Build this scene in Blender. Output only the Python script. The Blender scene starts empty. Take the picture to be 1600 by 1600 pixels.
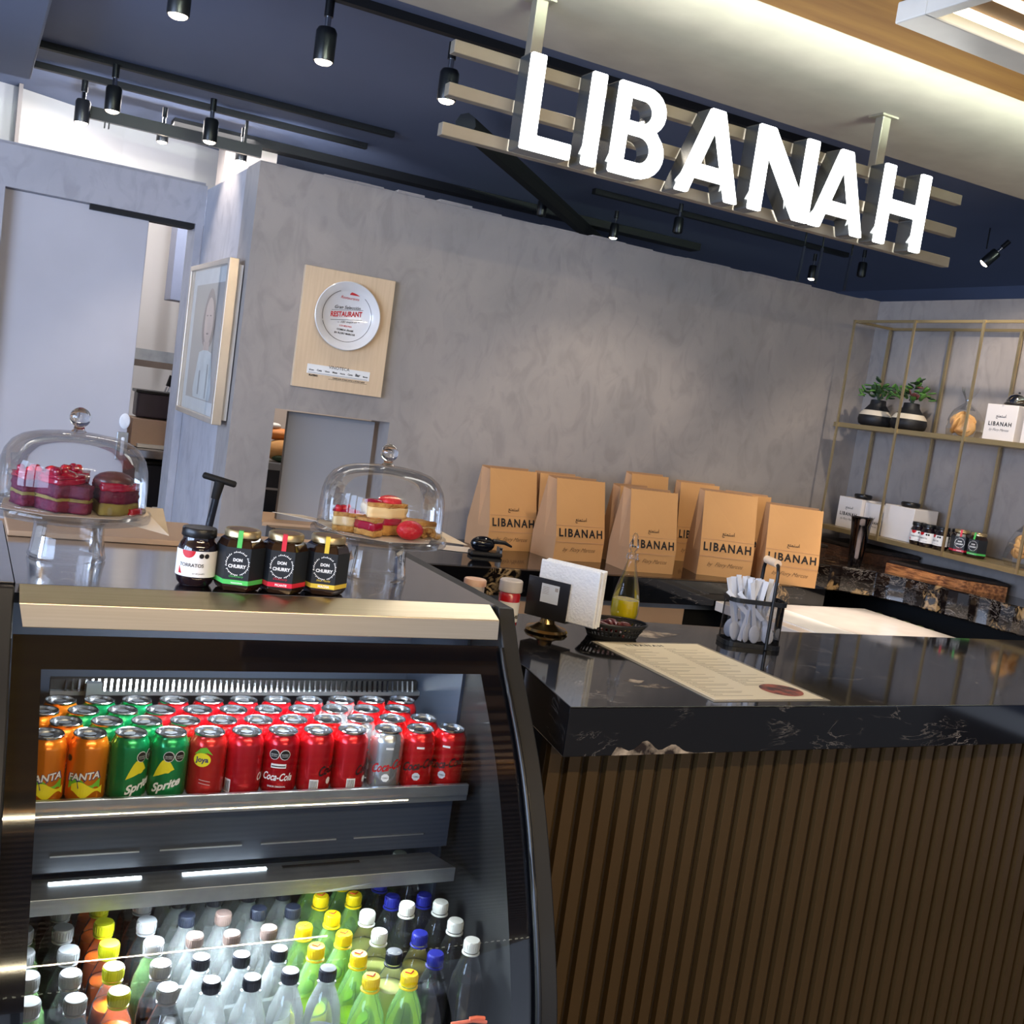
import bpy, bmesh, math, random
from mathutils import Vector, Matrix
random.seed(7)
PI = math.pi
SC = bpy.context.scene
COL = SC.collection

# ------------------------------------------------------------------ camera
YAW, PITCH, ROLL, FPX, CAMZ = .48188839, -.10159275, .14218979, 1692.8, 1.60
cf = Vector((math.sin(YAW)*math.cos(PITCH), math.cos(YAW)*math.cos(PITCH), math.sin(PITCH)))
r0 = Vector((math.cos(YAW), -math.sin(YAW), 0)); u0 = r0.cross(cf)
cr = math.cos(ROLL)*r0 + math.sin(ROLL)*u0
cu = -math.sin(ROLL)*r0 + math.cos(ROLL)*u0
cam_d = bpy.data.cameras.new('camera'); cam = bpy.data.objects.new('camera', cam_d); COL.objects.link(cam)
cam.matrix_world = Matrix(((cr.x, cu.x, -cf.x, 0), (cr.y, cu.y, -cf.y, 0), (cr.z, cu.z, -cf.z, CAMZ), (0, 0, 0, 1)))
cam_d.sensor_width = 36; cam_d.lens = 36*FPX/1600; cam_d.clip_start = .05
SC.camera = cam
def at(px, py, ax, c):
    """real-world point seen at photo pixel px,py on the plane ax = c"""
    d = (px-800)*cr - (py-800)*cu + FPX*cf
    i = 'xyz'.index(ax); t = (c - (CAMZ if i == 2 else 0))/d[i]
    p = d*t; return Vector((p.x, p.y, p.z+CAMZ))

# ------------------------------------------------------------------ world, exposure, large lights
SC.view_settings.view_transform = 'Standard'; SC.view_settings.look = 'None'
SC.view_settings.exposure = 0.0; SC.view_settings.gamma = 1; SC.view_settings.use_curve_mapping = False
w = bpy.data.worlds.new('world'); SC.world = w; w.use_nodes = True
w.node_tree.nodes['Background'].inputs[0].default_value = (.62, .70, .88, 1)
w.node_tree.nodes['Background'].inputs[1].default_value = .85
def area(name, loc, target, sx, sy, power, col=(1, 1, 1), axis=(1, 0, 0)):
    l = bpy.data.lights.new(name, 'AREA'); l.shape = 'RECTANGLE'; l.size = sx; l.size_y = sy; l.energy = power; l.color = col
    o = bpy.data.objects.new(name, l); COL.objects.link(o)
    z = (Vector(loc)-Vector(target)).normalized(); x = Vector(axis); x = (x-z*x.dot(z)).normalized(); y = z.cross(x)
    o.matrix_world = Matrix(((x.x, y.x, z.x, loc[0]), (x.y, y.y, z.y, loc[1]), (x.z, y.z, z.z, loc[2]), (0, 0, 0, 1))); return o
def spot(loc, target, power, ang, col=(1, .86, .70), size=.03, blend=.5):
    l = bpy.data.lights.new('spot_beam', 'SPOT'); l.energy = power; l.spot_size = math.radians(ang); l.spot_blend = blend
    l.color = col; l.shadow_soft_size = size
    o = bpy.data.objects.new('spot_beam', l); COL.objects.link(o); o.location = loc
    o.rotation_euler = (Vector(target)-Vector(loc)).to_track_quat('-Z', 'Y').to_euler(); return o

# ------------------------------------------------------------------ materials
def lin(c):
    f = lambda v: (v/255/12.92) if v/255 <= .04045 else ((v/255+.055)/1.055)**2.4
    return (f(c[0]), f(c[1]), f(c[2]), 1)
def nt(name):
    m = bpy.data.materials.new(name); m.use_nodes = True
    return m, m.node_tree.nodes, m.node_tree.links, m.node_tree.nodes['Principled BSDF']
def mat(name, c, rough=.5, metal=0, c2=None, scale=8, detail=4, bump=0, bscale=None, stretch=None, emit=None, es=1, trans=0, ior=1.45, coat=0, contrast=.25, alpha=1):
    m, N, L, B = nt(name)
    B.inputs['Base Color'].default_value = lin(c); B.inputs['Roughness'].default_value = rough; B.inputs['Metallic'].default_value = metal
    B.inputs['IOR'].default_value = ior
    if trans: B.inputs['Transmission Weight'].default_value = trans
    if coat: B.inputs['Coat Weight'].default_value = coat; B.inputs['Coat Roughness'].default_value = .08
    if alpha < 1: B.inputs['Alpha'].default_value = alpha
    if emit: B.inputs['Emission Color'].default_value = (*emit, 1); B.inputs['Emission Strength'].default_value = es
    tc = N.new('ShaderNodeTexCoord'); src = tc.outputs['Object']
    if stretch:
        mp = N.new('ShaderNodeMapping'); mp.inputs['Scale'].default_value = stretch; L.new(src, mp.inputs[0]); src = mp.outputs[0]
    nz = N.new('ShaderNodeTexNoise'); nz.inputs['Scale'].default_value = scale; nz.inputs['Detail'].default_value = detail; L.new(src, nz.inputs['Vector'])
    if c2 is None: c2 = tuple(v*.93 for v in c)
    rp = N.new('ShaderNodeValToRGB'); rp.color_ramp.elements[0].position = .5-contrast; rp.color_ramp.elements[1].position = .5+contrast
    rp.color_ramp.elements[0].color = lin(c2); rp.color_ramp.elements[1].color = lin(c)
    L.new(nz.outputs[0], rp.inputs[0]); L.new(rp.outputs[0], B.inputs['Base Color'])
    if bump:
        n2 = N.new('ShaderNodeTexNoise'); n2.inputs['Scale'].default_value = bscale or scale*3; n2.inputs['Detail'].default_value = 5; L.new(src, n2.inputs['Vector'])
        bp = N.new('ShaderNodeBump'); bp.inputs['Strength'].default_value = bump; bp.inputs['Distance'].default_value = .01
        L.new(n2.outputs[0], bp.inputs['Height']); L.new(bp.outputs[0], B.inputs['Normal'])
    return m
def thin_glass(name, tint=(1, 1, 1), ior=1.5, rough=0.0, boost=1.0):
    m, N, L, B = nt(name); N.remove(B); out = N['Material Output']
    t = N.new('ShaderNodeBsdfTransparent'); t.inputs[0].default_value = (*tint, 1)
    g = N.new('ShaderNodeBsdfGlossy'); g.inputs['Roughness'].default_value = rough
    f = N.new('ShaderNodeFresnel'); f.inputs[0].default_value = ior
    k = N.new('ShaderNodeMath'); k.operation = 'MULTIPLY'; k.inputs[1].default_value = boost; k.use_clamp = True
    x = N.new('ShaderNodeMixShader'); L.new(f.outputs[0], k.inputs[0]); L.new(k.outputs[0], x.inputs[0]); L.new(t.outputs[0], x.inputs[1]); L.new(g.outputs[0], x.inputs[2]); L.new(x.outputs[0], out.inputs[0])
    return m
def plastic(name, tint, dif, k):
    m = thin_glass(name, tint, 1.45, .04, 1.4); N, L = m.node_tree.nodes, m.node_tree.links; out = N['Material Output']; src = out.inputs[0].links[0].from_socket
    d = N.new('ShaderNodeBsdfTranslucent'); d.inputs[0].default_value = (*dif, 1); e = N.new('ShaderNodeBsdfDiffuse'); e.inputs[0].default_value = (*dif, 1)
    a = N.new('ShaderNodeMixShader'); a.inputs[0].default_value = .5; L.new(d.outputs[0], a.inputs[1]); L.new(e.outputs[0], a.inputs[2])
    x = N.new('ShaderNodeMixShader'); x.inputs[0].default_value = k; L.new(src, x.inputs[1]); L.new(a.outputs[0], x.inputs[2]); L.new(x.outputs[0], out.inputs[0]); return m
def glow(name, c, s):
    m, N, L, B = nt(name); B.inputs['Base Color'].default_value = (.8, .8, .8, 1)
    B.inputs['Emission Color'].default_value = (*c, 1); B.inputs['Emission Strength'].default_value = s; return m
def stone(name, gold=.0, dark=(11, 11, 13), swirl=False):
    m, N, L, B = nt(name); tc = N.new('ShaderNodeTexCoord'); src = tc.outputs['Object']
    mp = N.new('ShaderNodeMapping'); mp.inputs['Scale'].default_value = (1.0, 1.7, 3.0); mp.inputs['Rotation'].default_value = (.2, .1, .5); L.new(src, mp.inputs[0])
    n1 = N.new('ShaderNodeTexNoise'); n1.inputs['Scale'].default_value = 3.2 if not swirl else 8; n1.inputs['Detail'].default_value = 9; n1.inputs['Distortion'].default_value = 2.2; n1.inputs['Roughness'].default_value = .62; L.new(mp.outputs[0], n1.inputs['Vector'])
    # thin light veins where the warped noise crosses the middle
    s = N.new('ShaderNodeMath'); s.operation = 'SUBTRACT'; s.inputs[1].default_value = .5; L.new(n1.outputs[0], s.inputs[0])
    a = N.new('ShaderNodeMath'); a.operation = 'ABSOLUTE'; L.new(s.outputs[0], a.inputs[0])
    r = N.new('ShaderNodeValToRGB'); r.color_ramp.elements[0].color = lin((150, 142, 135)); r.color_ramp.elements[0].position = 0
    r.color_ramp.elements[1].color = lin(dark); r.color_ramp.elements[1].position = .012 if not swirl else .024; L.new(a.outputs[0], r.inputs[0])
    n2 = N.new('ShaderNodeTexNoise'); n2.inputs['Scale'].default_value = 4.5 if not swirl else 6; n2.inputs['Detail'].default_value = 3; n2.inputs['Distortion'].default_value = 1; L.new(src, n2.inputs['Vector'])
    mr = N.new('ShaderNodeValToRGB'); mr.color_ramp.elements[0].position = .52 if not swirl else .42; mr.color_ramp.elements[1].position = .74 if not swirl else .62; L.new(n2.outputs[0], mr.inputs[0])
    mx = N.new('ShaderNodeMixRGB'); mx.inputs[1].default_value = lin(dark); L.new(mr.outputs[0], mx.inputs[0]); L.new(r.outputs[0], mx.inputs[2])
    # golden brown crystalline patches
    n3 = N.new('ShaderNodeTexNoise'); n3.inputs['Scale'].default_value = 2.3 if not swirl else 5; n3.inputs['Detail'].default_value = 2; L.new(src, n3.inputs['Vector'])
    gr = N.new('ShaderNodeValToRGB'); gr.color_ramp.elements[0].position = .67-gold; gr.color_ramp.elements[1].position = .70-gold; L.new(n3.outputs[0], gr.inputs[0])
    n4 = N.new('ShaderNodeTexNoise'); n4.inputs['Scale'].default_value = 22; n4.inputs['Detail'].default_value = 6; n4.inputs['Distortion'].default_value = 2; L.new(src, n4.inputs['Vector'])
    g4 = N.new('ShaderNodeValToRGB'); g4.color_ramp.elements[0].color = lin((20, 15, 12)); g4.color_ramp.elements[1].color = lin((168, 138, 96)); g4.color_ramp.elements[0].position = .45; g4.color_ramp.elements[1].position = .6; L.new(n4.outputs[0], g4.inputs[0])
    m2 = N.new('ShaderNodeMixRGB'); L.new(gr.outputs[0], m2.inputs[0]); L.new(mx.outputs[0], m2.inputs[1]); L.new(g4.outputs[0], m2.inputs[2])
    L.new(m2.outputs[0], B.inputs['Base Color']); B.inputs['Roughness'].default_value = .06; B.inputs['IOR'].default_value = 1.6
    return m
def plaster(name, c, c2, c3):
    m, N, L, B = nt(name); tc = N.new('ShaderNodeTexCoord'); src = tc.outputs['Object']
    n1 = N.new('ShaderNodeTexNoise'); n1.inputs['Scale'].default_value = 1.6; n1.inputs['Detail'].default_value = 6; n1.inputs['Roughness'].default_value = .6; n1.inputs['Distortion'].default_value = .6; L.new(src, n1.inputs['Vector'])
    r = N.new('ShaderNodeValToRGB'); e = r.color_ramp.elements; e[0].position = .3; e[0].color = lin(c2); e[1].position = .72; e[1].color = lin(c3)
    k = e.new(.5); k.color = lin(c); L.new(n1.outputs[0], r.inputs[0])
    mp = N.new('ShaderNodeMapping'); mp.inputs['Scale'].default_value = (9, 9, 5); mp.inputs['Rotation'].default_value = (.4, .5, .3); L.new(src, mp.inputs[0])
    n2 = N.new('ShaderNodeTexNoise'); n2.inputs['Scale'].default_value = 1.2; n2.inputs['Detail'].default_value = 5; n2.inputs['Distortion'].default_value = 1.5; L.new(mp.outputs[0], n2.inputs['Vector'])
    r2 = N.new('ShaderNodeValToRGB'); r2.color_ramp.elements[0].position = .33; r2.color_ramp.elements[1].position = .52; r2.color_ramp.elements[0].color = (.80, .80, .81, 1); r2.color_ramp.elements[1].color = (1, 1, 1, 1); L.new(n2.outputs[0], r2.inputs[0])
    mx = N.new('ShaderNodeMixRGB'); mx.blend_type = 'MULTIPLY'; mx.inputs[0].default_value = .75; L.new(r.outputs[0], mx.inputs[1]); L.new(r2.outputs[0], mx.inputs[2])
    L.new(mx.outputs[0], B.inputs['Base Color']); B.inputs['Roughness'].default_value = .5
    bp = N.new('ShaderNodeBump'); bp.inputs['Strength'].default_value = .12; bp.inputs['Distance'].default_value = .01; L.new(n2.outputs[0], bp.inputs['Height']); L.new(bp.outputs[0], B.inputs['Normal'])
    return m
M = dict(
 plaster=plaster('grey_polished_plaster', (150, 143, 139), (136, 131, 129), (163, 154, 148)),
 plaster2=plaster('light_grey_plaster', (172, 170, 176), (160, 159, 166), (184, 182, 186)),
 door=mat('door_paint', (188, 186, 192), .45, c2=(176, 174, 180), scale=2.5),
 pale=mat('pale_wall_paint', (205, 200, 196), .8, c2=(196, 191, 187), scale=1.5),
 kitchen=mat('kitchen_wall', (200, 188, 180), .6, c2=(190, 178, 170), scale=1.5),
 dark=mat('navy_black_ceiling_paint', (106, 117, 144), .7, c2=(98, 108, 134), scale=1),
 black=mat('black_metal', (18, 19, 22), .35, c2=(14, 15, 18)),
 matte=mat('matte_black', (16, 17, 20), .7),
 frame=mat('black_powder_coat', (24, 25, 27), .5, coat=.1),
 enamel=mat('black_glass_enamel', (12, 14, 20), .06, ior=1.5),
 interior=mat('dark_cabinet_liner', (52, 60, 74), .45, c2=(44, 52, 66), scale=4),
 steel=mat('brushed_stainless_steel', (175, 170, 166), .13, 1, c2=(160, 155, 152), scale=6, stretch=(1, 40, 40)),
 steel2=mat('satin_steel_inside', (172, 178, 184), .38, .9, c2=(150, 156, 164), scale=20),
 champagne=mat('champagne_brushed_metal', (206, 190, 168), .3, 1, c2=(196, 180, 156), scale=5, stretch=(1, 60, 60)),
 chrome=mat('chrome', (200, 203, 208), .08, 1), letter_metal=mat('letter_return_metal', (118, 122, 124), .25, .8),
 alu=mat('warm_grey_aluminium', (160, 152, 138), .45, .6, c2=(150, 142, 128)),
 bronze=mat('bronze_painted_panel', (86, 67, 41), .36, .3, c2=(78, 61, 36), scale=3),
 bronze_dark=mat('bronze_groove', (40, 29, 16), .6),
 brass=mat('brass', (186, 168, 130), .34, .8, c2=(172, 154, 118)),
 brushed_gold=mat('brass_shelf_board', (166, 147, 108), .4, .6, c2=(154, 136, 98), scale=4, stretch=(30, 2, 30)),
 stone=stone('black_granite_with_veins', .0), stone_gold=stone('black_granite_gold_patches', .09), stone_swirl=stone('live_edge_granite', .085, (24, 18, 17), True),
 oak=mat('pale_maple_board', (216, 190, 158), .5, c2=(205, 178, 146), scale=6, stretch=(18, 4, 1.2)),
 tan=mat('tan_laminate', (200, 165, 132), .5, c2=(188, 153, 120), scale=3),
 wood=mat('orange_split_wood', (206, 136, 80), .6, c2=(120, 70, 40), scale=3, stretch=(30, 1.5, 30), bump=.6, contrast=.12),
 bark=mat('dark_bark', (52, 40, 34), .8, c2=(26, 20, 18), scale=8, bump=.8, stretch=(4, 1, 4)),
 kraft=mat('kraft_paper', (201, 152, 98), .75, c2=(192, 143, 90), scale=4, bump=.25, bscale=9),
 kraft_side=mat('kraft_paper_gusset', (188, 146, 108), .8, c2=(176, 134, 97), scale=4, bump=.3, bscale=9),
 ink=mat('black_ink', (22, 20, 22), .7), ink_soft=mat('thin_grey_ink', (120, 92, 62), .8),
 white=mat('white_paper', (238, 237, 235), .7), paper=mat('napkin_paper', (240, 240, 240), .85, c2=(228, 230, 234), scale=30, bump=.4, bscale=160),
 parch=mat('baking_paper', (222, 212, 200), .7, c2=(208, 192, 172), scale=14),
 cream=mat('cream_menu_paper', (226, 214, 188), .35, c2=(221, 208, 180)), lam=mat('laminate_edge', (150, 142, 126), .2),
 print_grey=mat('printed_grey', (150, 138, 116), .8),
 card=mat('white_card', (226, 220, 216), .6, c2=(220, 213, 208)),
 glass=thin_glass('clear_glass', (.975, .985, .985)), glass_dome=thin_glass('dome_glass', (.975, .98, .985), 1.5, 0, .6), pane=thin_glass('cabinet_glass_pane', (.9, .93, .94), 1.5, 0, 1.0),
 pet=plastic('clear_plastic', (.95, .97, .97), (.7, .75, .78), .025), pet_water=plastic('water_bottle_plastic', (.95, .97, .97), (.85, .9, .92), .13), pet_green=plastic('green_plastic', (.80, .95, .72), (.45, .8, .35), .20),
 film=thin_glass('cellophane', (.98, .98, .97), 1.35, .15, .5),
 sign=glow('white_sign_face', (1, 1, .97), 5.0), lamp=glow('spot_lens', (1, .80, .58), 22), led=glow('white_led', (.85, .95, 1), 16), led_warm=glow('warm_led', (1, .88, .62), 3.2),
 gold_ceil=mat('golden_wood_ceiling', (190, 142, 60), .9, c2=(156, 106, 42), scale=2, stretch=(1, 10, 1)),
 taupe=mat('taupe_soffit_paint', (168, 156, 148), .8), lamp_white=mat('white_lamp_housing', (215, 213, 205), .3),
 white_top=mat('white_worktop', (236, 228, 222), .25),
 red=mat('red_paint', (205, 26, 40), .35), plastic_white=mat('white_plastic', (238, 240, 245), .3),
 plastic_clear=mat('frosted_cutlery_plastic', (226, 230, 240), .3),
 green_leaf=mat('succulent_green', (92, 140, 62), .5, c2=(52, 92, 40), scale=20), green_dark=mat('dark_leaf', (44, 72, 40), .5, c2=(28, 50, 30), scale=20), leaf_red=mat('reddish_leaf', (104, 56, 56), .5),
 bread=mat('flat_bread', (224, 182, 120), .8, c2=(190, 130, 72), scale=9, bump=.3), crumb=mat('pastry_crumb', (216, 168, 92), .85, c2=(160, 104, 48), scale=40, bump=.8, bscale=90),
 creamy=mat('pastry_cream', (232, 208, 158), .5, c2=(222, 190, 132)), berry=mat('crimson_glaze', (178, 14, 52), .18, c2=(120, 8, 46), scale=18, coat=.5),
 straw=mat('strawberry', (206, 28, 44), .25, c2=(186, 20, 36), scale=50, bump=.5, bscale=120, coat=.3), velvet=mat('berry_cake_sponge', (112, 26, 58), .7, c2=(66, 20, 50), scale=24, bump=.6, bscale=60),
 pist=mat('pistachio_base', (150, 142, 74), .8, c2=(92, 60, 50), scale=22), choc=mat('cocoa_dome', (96, 62, 58), .35, c2=(84, 40, 50), coat=.4),
 chili=mat('dried_chili', (110, 24, 20), .35, c2=(60, 12, 12), scale=20, coat=.4),
 oil=mat('olive_oil', (214, 196, 30), .05, c2=(196, 176, 18), coat=.5, emit=(.45, .36, .0), es=.0),
 can_lid=mat('can_aluminium', (196, 198, 202), .22, 1), shadow_black=mat('opening_black', (8, 8, 9), .6),
)
def flat(name, c, rough=.4, metal=0, coat=0): return mat(name, c, rough, metal, coat=coat)

# ------------------------------------------------------------------ mesh builder
class MB:
    def __init__(s): s.v = []; s.f = []; s.mi = []; s.cur = 0
    def add(s, vs, fs, T=None):
        n = len(s.v); s.v += [tuple(T @ Vector(p)) if T else tuple(p) for p in vs]
        for f in fs: s.f.append(tuple(n+i for i in f)); s.mi.append(s.cur)
        return s
    def box(s, a, b, T=None):
        x0, y0, z0 = a; x1, y1, z1 = b
        return s.add([(x0, y0, z0), (x1, y0, z0), (x1, y1, z0), (x0, y1, z0), (x0, y0, z1), (x1, y0, z1), (x1, y1, z1), (x0, y1, z1)],
                     [(0, 3, 2, 1), (4, 5, 6, 7), (0, 1, 5, 4), (1, 2, 6, 5), (2, 3, 7, 6), (3, 0, 4, 7)], T)
    def cbox(s, c, d, T=None): return s.box([c[i]-d[i]/2 for i in range(3)], [c[i]+d[i]/2 for i in range(3)], T)
    def lathe(s, prof, n=24, c=(0, 0), T=None, a0=0, a1=2*PI):
        full = abs(a1-a0-2*PI) < 1e-6; m = n if full else n+1; vs = []; fs = []
        for r, z in prof:
            for i in range(m):
                a = a0+(a1-a0)*i/n; vs.append((c[0]+r*math.cos(a), c[1]+r*math.sin(a), z))
        for j in range(len(prof)-1):
            for i in range(n):
                k = (i+1) % m; fs.append((j*m+i, j*m+k, (j+1)*m+k, (j+1)*m+i))
        return s.add(vs, fs, T)
    def disc(s, r, z, n=24, c=(0, 0), T=None, sy=1): return s.add([(c[0]+r*math.cos(2*PI*i/n), c[1]+sy*r*math.sin(2*PI*i/n), z) for i in range(n)], [tuple(range(n))], T)
    def tube(s, pts, r, n=8, caps=True):
        pts = [Vector(p) for p in pts]; vs = []; fs = []; up = None
        for i, p in enumerate(pts):
            d = (pts[min(i+1, len(pts)-1)]-pts[max(i-1, 0)]).normalized()
            if up is None: up = d.orthogonal().normalized()
            up = (up-d*up.dot(d)).normalized(); sd = d.cross(up); rr = r[i] if isinstance(r, (list, tuple)) else r
            for k in range(n):
                a = 2*PI*k/n; vs.append(p+(up*math.cos(a)+sd*math.sin(a))*rr)
        for i in range(len(pts)-1):
            for k in range(n): fs.append((i*n+k, i*n+(k+1) % n, (i+1)*n+(k+1) % n, (i+1)*n+k))
        if caps: fs.append(tuple(reversed(range(n)))); fs.append(tuple(range((len(pts)-1)*n, len(pts)*n)))
        return s.add(vs, fs)
    def prism(s, poly, z0, z1, T=None):
        n = len(poly); return s.add([(x, y, z0) for x, y in poly]+[(x, y, z1) for x, y in poly],
            [tuple(reversed(range(n))), tuple(range(n, 2*n))]+[(i, (i+1) % n, n+(i+1) % n, n+i) for i in range(n)], T)
    def blob(s, c, rx, ry, rz, n=10, m=7, T=None, jit=0):
        vs = [(c[0], c[1], c[2]-rz)]; fs = []
        for j in range(1, m):
            t = -PI/2+PI*j/m
            for i in range(n):
                a = 2*PI*i/n; q = 1+random.uniform(-jit, jit); vs.append((c[0]+rx*q*math.cos(t)*math.cos(a), c[1]+ry*q*math.cos(t)*math.sin(a), c[2]+rz*q*math.sin(t)))
        vs.append((c[0], c[1], c[2]+rz)); e = len(vs)-1
        for i in range(n):
            fs.append((0, 1+(i+1) % n, 1+i)); fs.append((e, e-n+i, e-n+(i+1) % n))
        for j in range(m-2):
            for i in range(n): fs.append((1+j*n+i, 1+j*n+(i+1) % n, 1+(j+1)*n+(i+1) % n, 1+(j+1)*n+i))
        return s.add(vs, fs, T)
    def fn(s, glyph, f): return s.add([f(x, y) for x, y in glyph[0]], glyph[1])
    def build(s, name, m, parent=None, smooth=False, bevel=0, solid=0, bseg=2):
        me = bpy.data.meshes.new(name); me.from_pydata(s.v, [], s.f)
        for q in (m if isinstance(m, (list, tuple)) else [m]): me.materials.append(q)
        if isinstance(m, (list, tuple)): me.polygons.foreach_set('material_index', s.mi)
        bm = bmesh.new(); bm.from_mesh(me)
        if not solid: bmesh.ops.recalc_face_normals(bm, faces=bm.faces)
        bm.to_mesh(me); bm.free()
        o = bpy.data.objects.new(name, me); COL.objects.link(o)
        if parent: o.parent = parent
        if smooth:
            me.polygons.foreach_set('use_smooth', [True]*len(me.polygons)); me.set_sharp_from_angle(angle=math.radians(smooth if smooth > 1 else 40))
        if bevel:
            md = o.modifiers.new('bevel', 'BEVEL'); md.width = bevel; md.segments = bseg; md.limit_method = 'ANGLE'; md.harden_normals = False
        if solid:
            md = o.modifiers.new('solid', 'SOLIDIFY'); md.thickness = solid; md.offset = 0
        return o
_G = {}
def glyphs(s, size=1, bold=0, shear=0, align='CENTER', space=1, vcenter=False):
    k = (s, bold, shear, align, space)
    if k not in _G:
        cu_ = bpy.data.curves.new('t', 'FONT'); cu_.body = s; cu_.size = 1; cu_.offset = bold; cu_.shear = shear; cu_.align_x = align; cu_.space_character = space; cu_.resolution_u = 3
        o = bpy.data.objects.new('t', cu_); COL.objects.link(o); dg = bpy.context.evaluated_depsgraph_get(); me = o.evaluated_get(dg).to_mesh()
        _G[k] = ([(v.co.x, v.co.y) for v in me.vertices], [tuple(p.vertices) for p in me.polygons])
        o.evaluated_get(dg).to_mesh_clear(); bpy.data.objects.remove(o); bpy.data.curves.remove(cu_)
    v, f = _G[k]; return [(x*size, y*size) for x, y in v], f
ARAB = '\uFECA\uFE98\uFEE4\uFE98\uFEB3\uFE8D'
def fit_text(s, width, **kw):
    v, f = glyphs(s, 1, **kw); xs = [p[0] for p in v] or [0, 1]; k = width/(max(xs)-min(xs)); mx = (max(xs)+min(xs))/2
    return [((x-mx)*k, y*k) for x, y in v], f
# ------------------------------------------------------------------ objects
def thing(name, label, cat, loc=(0, 0, 0), rz=0, group=None):
    o = bpy.data.objects.new(name, None); COL.objects.link(o); o.location = loc; o.rotation_euler = (0, 0, rz); o.empty_display_size = .05
    o['label'] = label; o['category'] = cat
    if group: o['group'] = group
    return o
def tag(o, label, cat, group=None, kind=None):
    o['label'] = label; o['category'] = cat
    if group: o['group'] = group
    if kind: o['kind'] = kind
    return o
def struct(o, label=None, cat=None):
    o['kind'] = 'structure'
    if label: o['label'] = label
    o['category'] = cat or o.name.split('_')[0].split('.')[0]
    return o
def dup(root, loc, rz, label=None, group=None):
    def cp(o, par):
        c = o.copy(); COL.objects.link(c)
        if par: c.parent = par
        for k in KIDS.get(o.name, ()): cp(k, c)
        return c
    r = cp(root, None); r.location = loc; r.rotation_euler = (0, 0, rz)
    if label: r['label'] = label
    if group: r['group'] = group
    return r
KIDS = {}
def remember(root):
    def rec(o):
        KIDS[o.name] = list(o.children)
        for c in o.children: rec(c)
    rec(root)
ORD = ['first', 'second', 'third', 'fourth', 'fifth', 'sixth', 'seventh', 'eighth', 'ninth', 'tenth', 'eleventh', 'twelfth', 'thirteenth', 'fourteenth']
def W(o):  # parent keeps world coordinates of geometry
    o.matrix_parent_inverse = Matrix.Translation(-o.parent.location) if o.parent else Matrix(); return o
# ================================================================== SETTING
WY, WX, TOPZ = 4.2, 4.12, 2.35
struct(MB().box((-4, -4, -.05), (6, 9.6, 0)).build('floor', mat('floor_tile', (120, 112, 104), .3, c2=(108, 100, 92), scale=2)))
# main plastered partition with the serving hatch
HX0, HX1, HZ0, HZ1 = 1.10, 1.577, .985, 1.44
m = MB()
m.box((.935, WY, 0), (HX0, WY+.22, TOPZ)); m.box((HX1, WY, 0), (WX+.2, WY+.22, TOPZ)); m.box((HX0, WY, HZ1), (HX1, WY+.22, TOPZ)); m.box((HX0, WY, 0), (HX1, WY+.22, HZ0))
struct(m.build('wall_back', M['plaster']))
struct(MB().box((.935, WY+.221, 0), (1.09, 5.2, TOPZ)).build('wall_left', M['plaster2']))
# slightly ragged plaster rim on top of the partition
m = MB(); x = .935
while x < WX:
    d = random.uniform(.05, .2); m.box((x, WY-.003, TOPZ), (min(x+d, WX), WY+.2, TOPZ+random.uniform(.002, .014))); x += d
struct(m.build('trim_1', M['plaster']))
struct(MB().box((WX, 1.0, 0), (WX+.2, WY-.001, TOPZ+.01)).build('wall_right', M['plaster']))
# door wall on the left, far behind
m = MB(); DW = 5.2
m.box((-3, DW, 2.19), (.934, DW+.2, 2.366)); m.box((-3, DW, 0), (.11, DW+.2, 2.19)); m.box((.90, DW+.001, 0), (.934, DW+.2, 2.19))
struct(m.build('wall_door', M['plaster2']))
struct(MB().box((-3, DW+.05, 2.367), (.934, DW+.22, 2.385)).build('trim_2', M['plaster2']))
d1 = MB().box((-.2, DW+.06, .0), (.706, DW+.10, 2.1895)).build('door_1', M['door'], bevel=.003); struct(d1)
MB().box((.45, DW+.02, 2.168), (.895, DW+.11, 2.189)).build('door_rail', M['matte'], d1)
p = at(195, 658, 'y', DW+.055); MB().lathe([(.0, -.006), (.022, -.006), (.024, 0), (.02, .004), (0, .004)], 20, T=Matrix.Translation(p) @ Matrix.Rotation(PI/2, 4, 'X') @ Matrix.Scale(1.5, 4, (0, 1, 0))).build('lock_plate', M['plastic_white'], d1, 40)
p = at(190, 697, 'y', DW+.055); MB().cbox(p, (.05, .008, .13)).build('pull_plate', M['steel2'], d1, bevel=.003); MB().cbox(p+Vector((.002, -.008, 0)), (.016, .012, .085)).build('handle', M['plastic_white'], d1, bevel=.006, bseg=3)
# pale wall far behind, seen above the header and through the door opening
m = MB(); pts = [(-2.5, 6.0), (.15, 6.68), (.75, 7.0), (1.75, 7.32)]
m.prism(pts+[(x, y+.15) for x, y in reversed(pts)], 0, 2.889); struct(m.build('wall_kitchen', M['pale']))
q = at(347, 240, 'y', 6.7); struct(MB().box((q.x, 6.6, 0), (q.x+.30, 6.8, 2.889)).build('wall_pier', M['kitchen']))
q = at(30, 180, 'y', 6.5); MB().box((q.x-.01, 6.58, 2.3), (q.x+.01, 6.7, 2.889)).build('trim_3', M['taupe'])['kind'] = 'structure'
struct(MB().box((-4, 9.4, 0), (8, 9.6, 3.4)).build('wall_far', M['dark']))
struct(MB().box((6.5, -2, 0), (6.7, 9.4, 3.4)).build('wall_far_right', M['dark']))
struct(MB().box((-4, 3.16, 2.89), (8, 9.6, 3.12)).build('ceiling', M['dark']))
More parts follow.
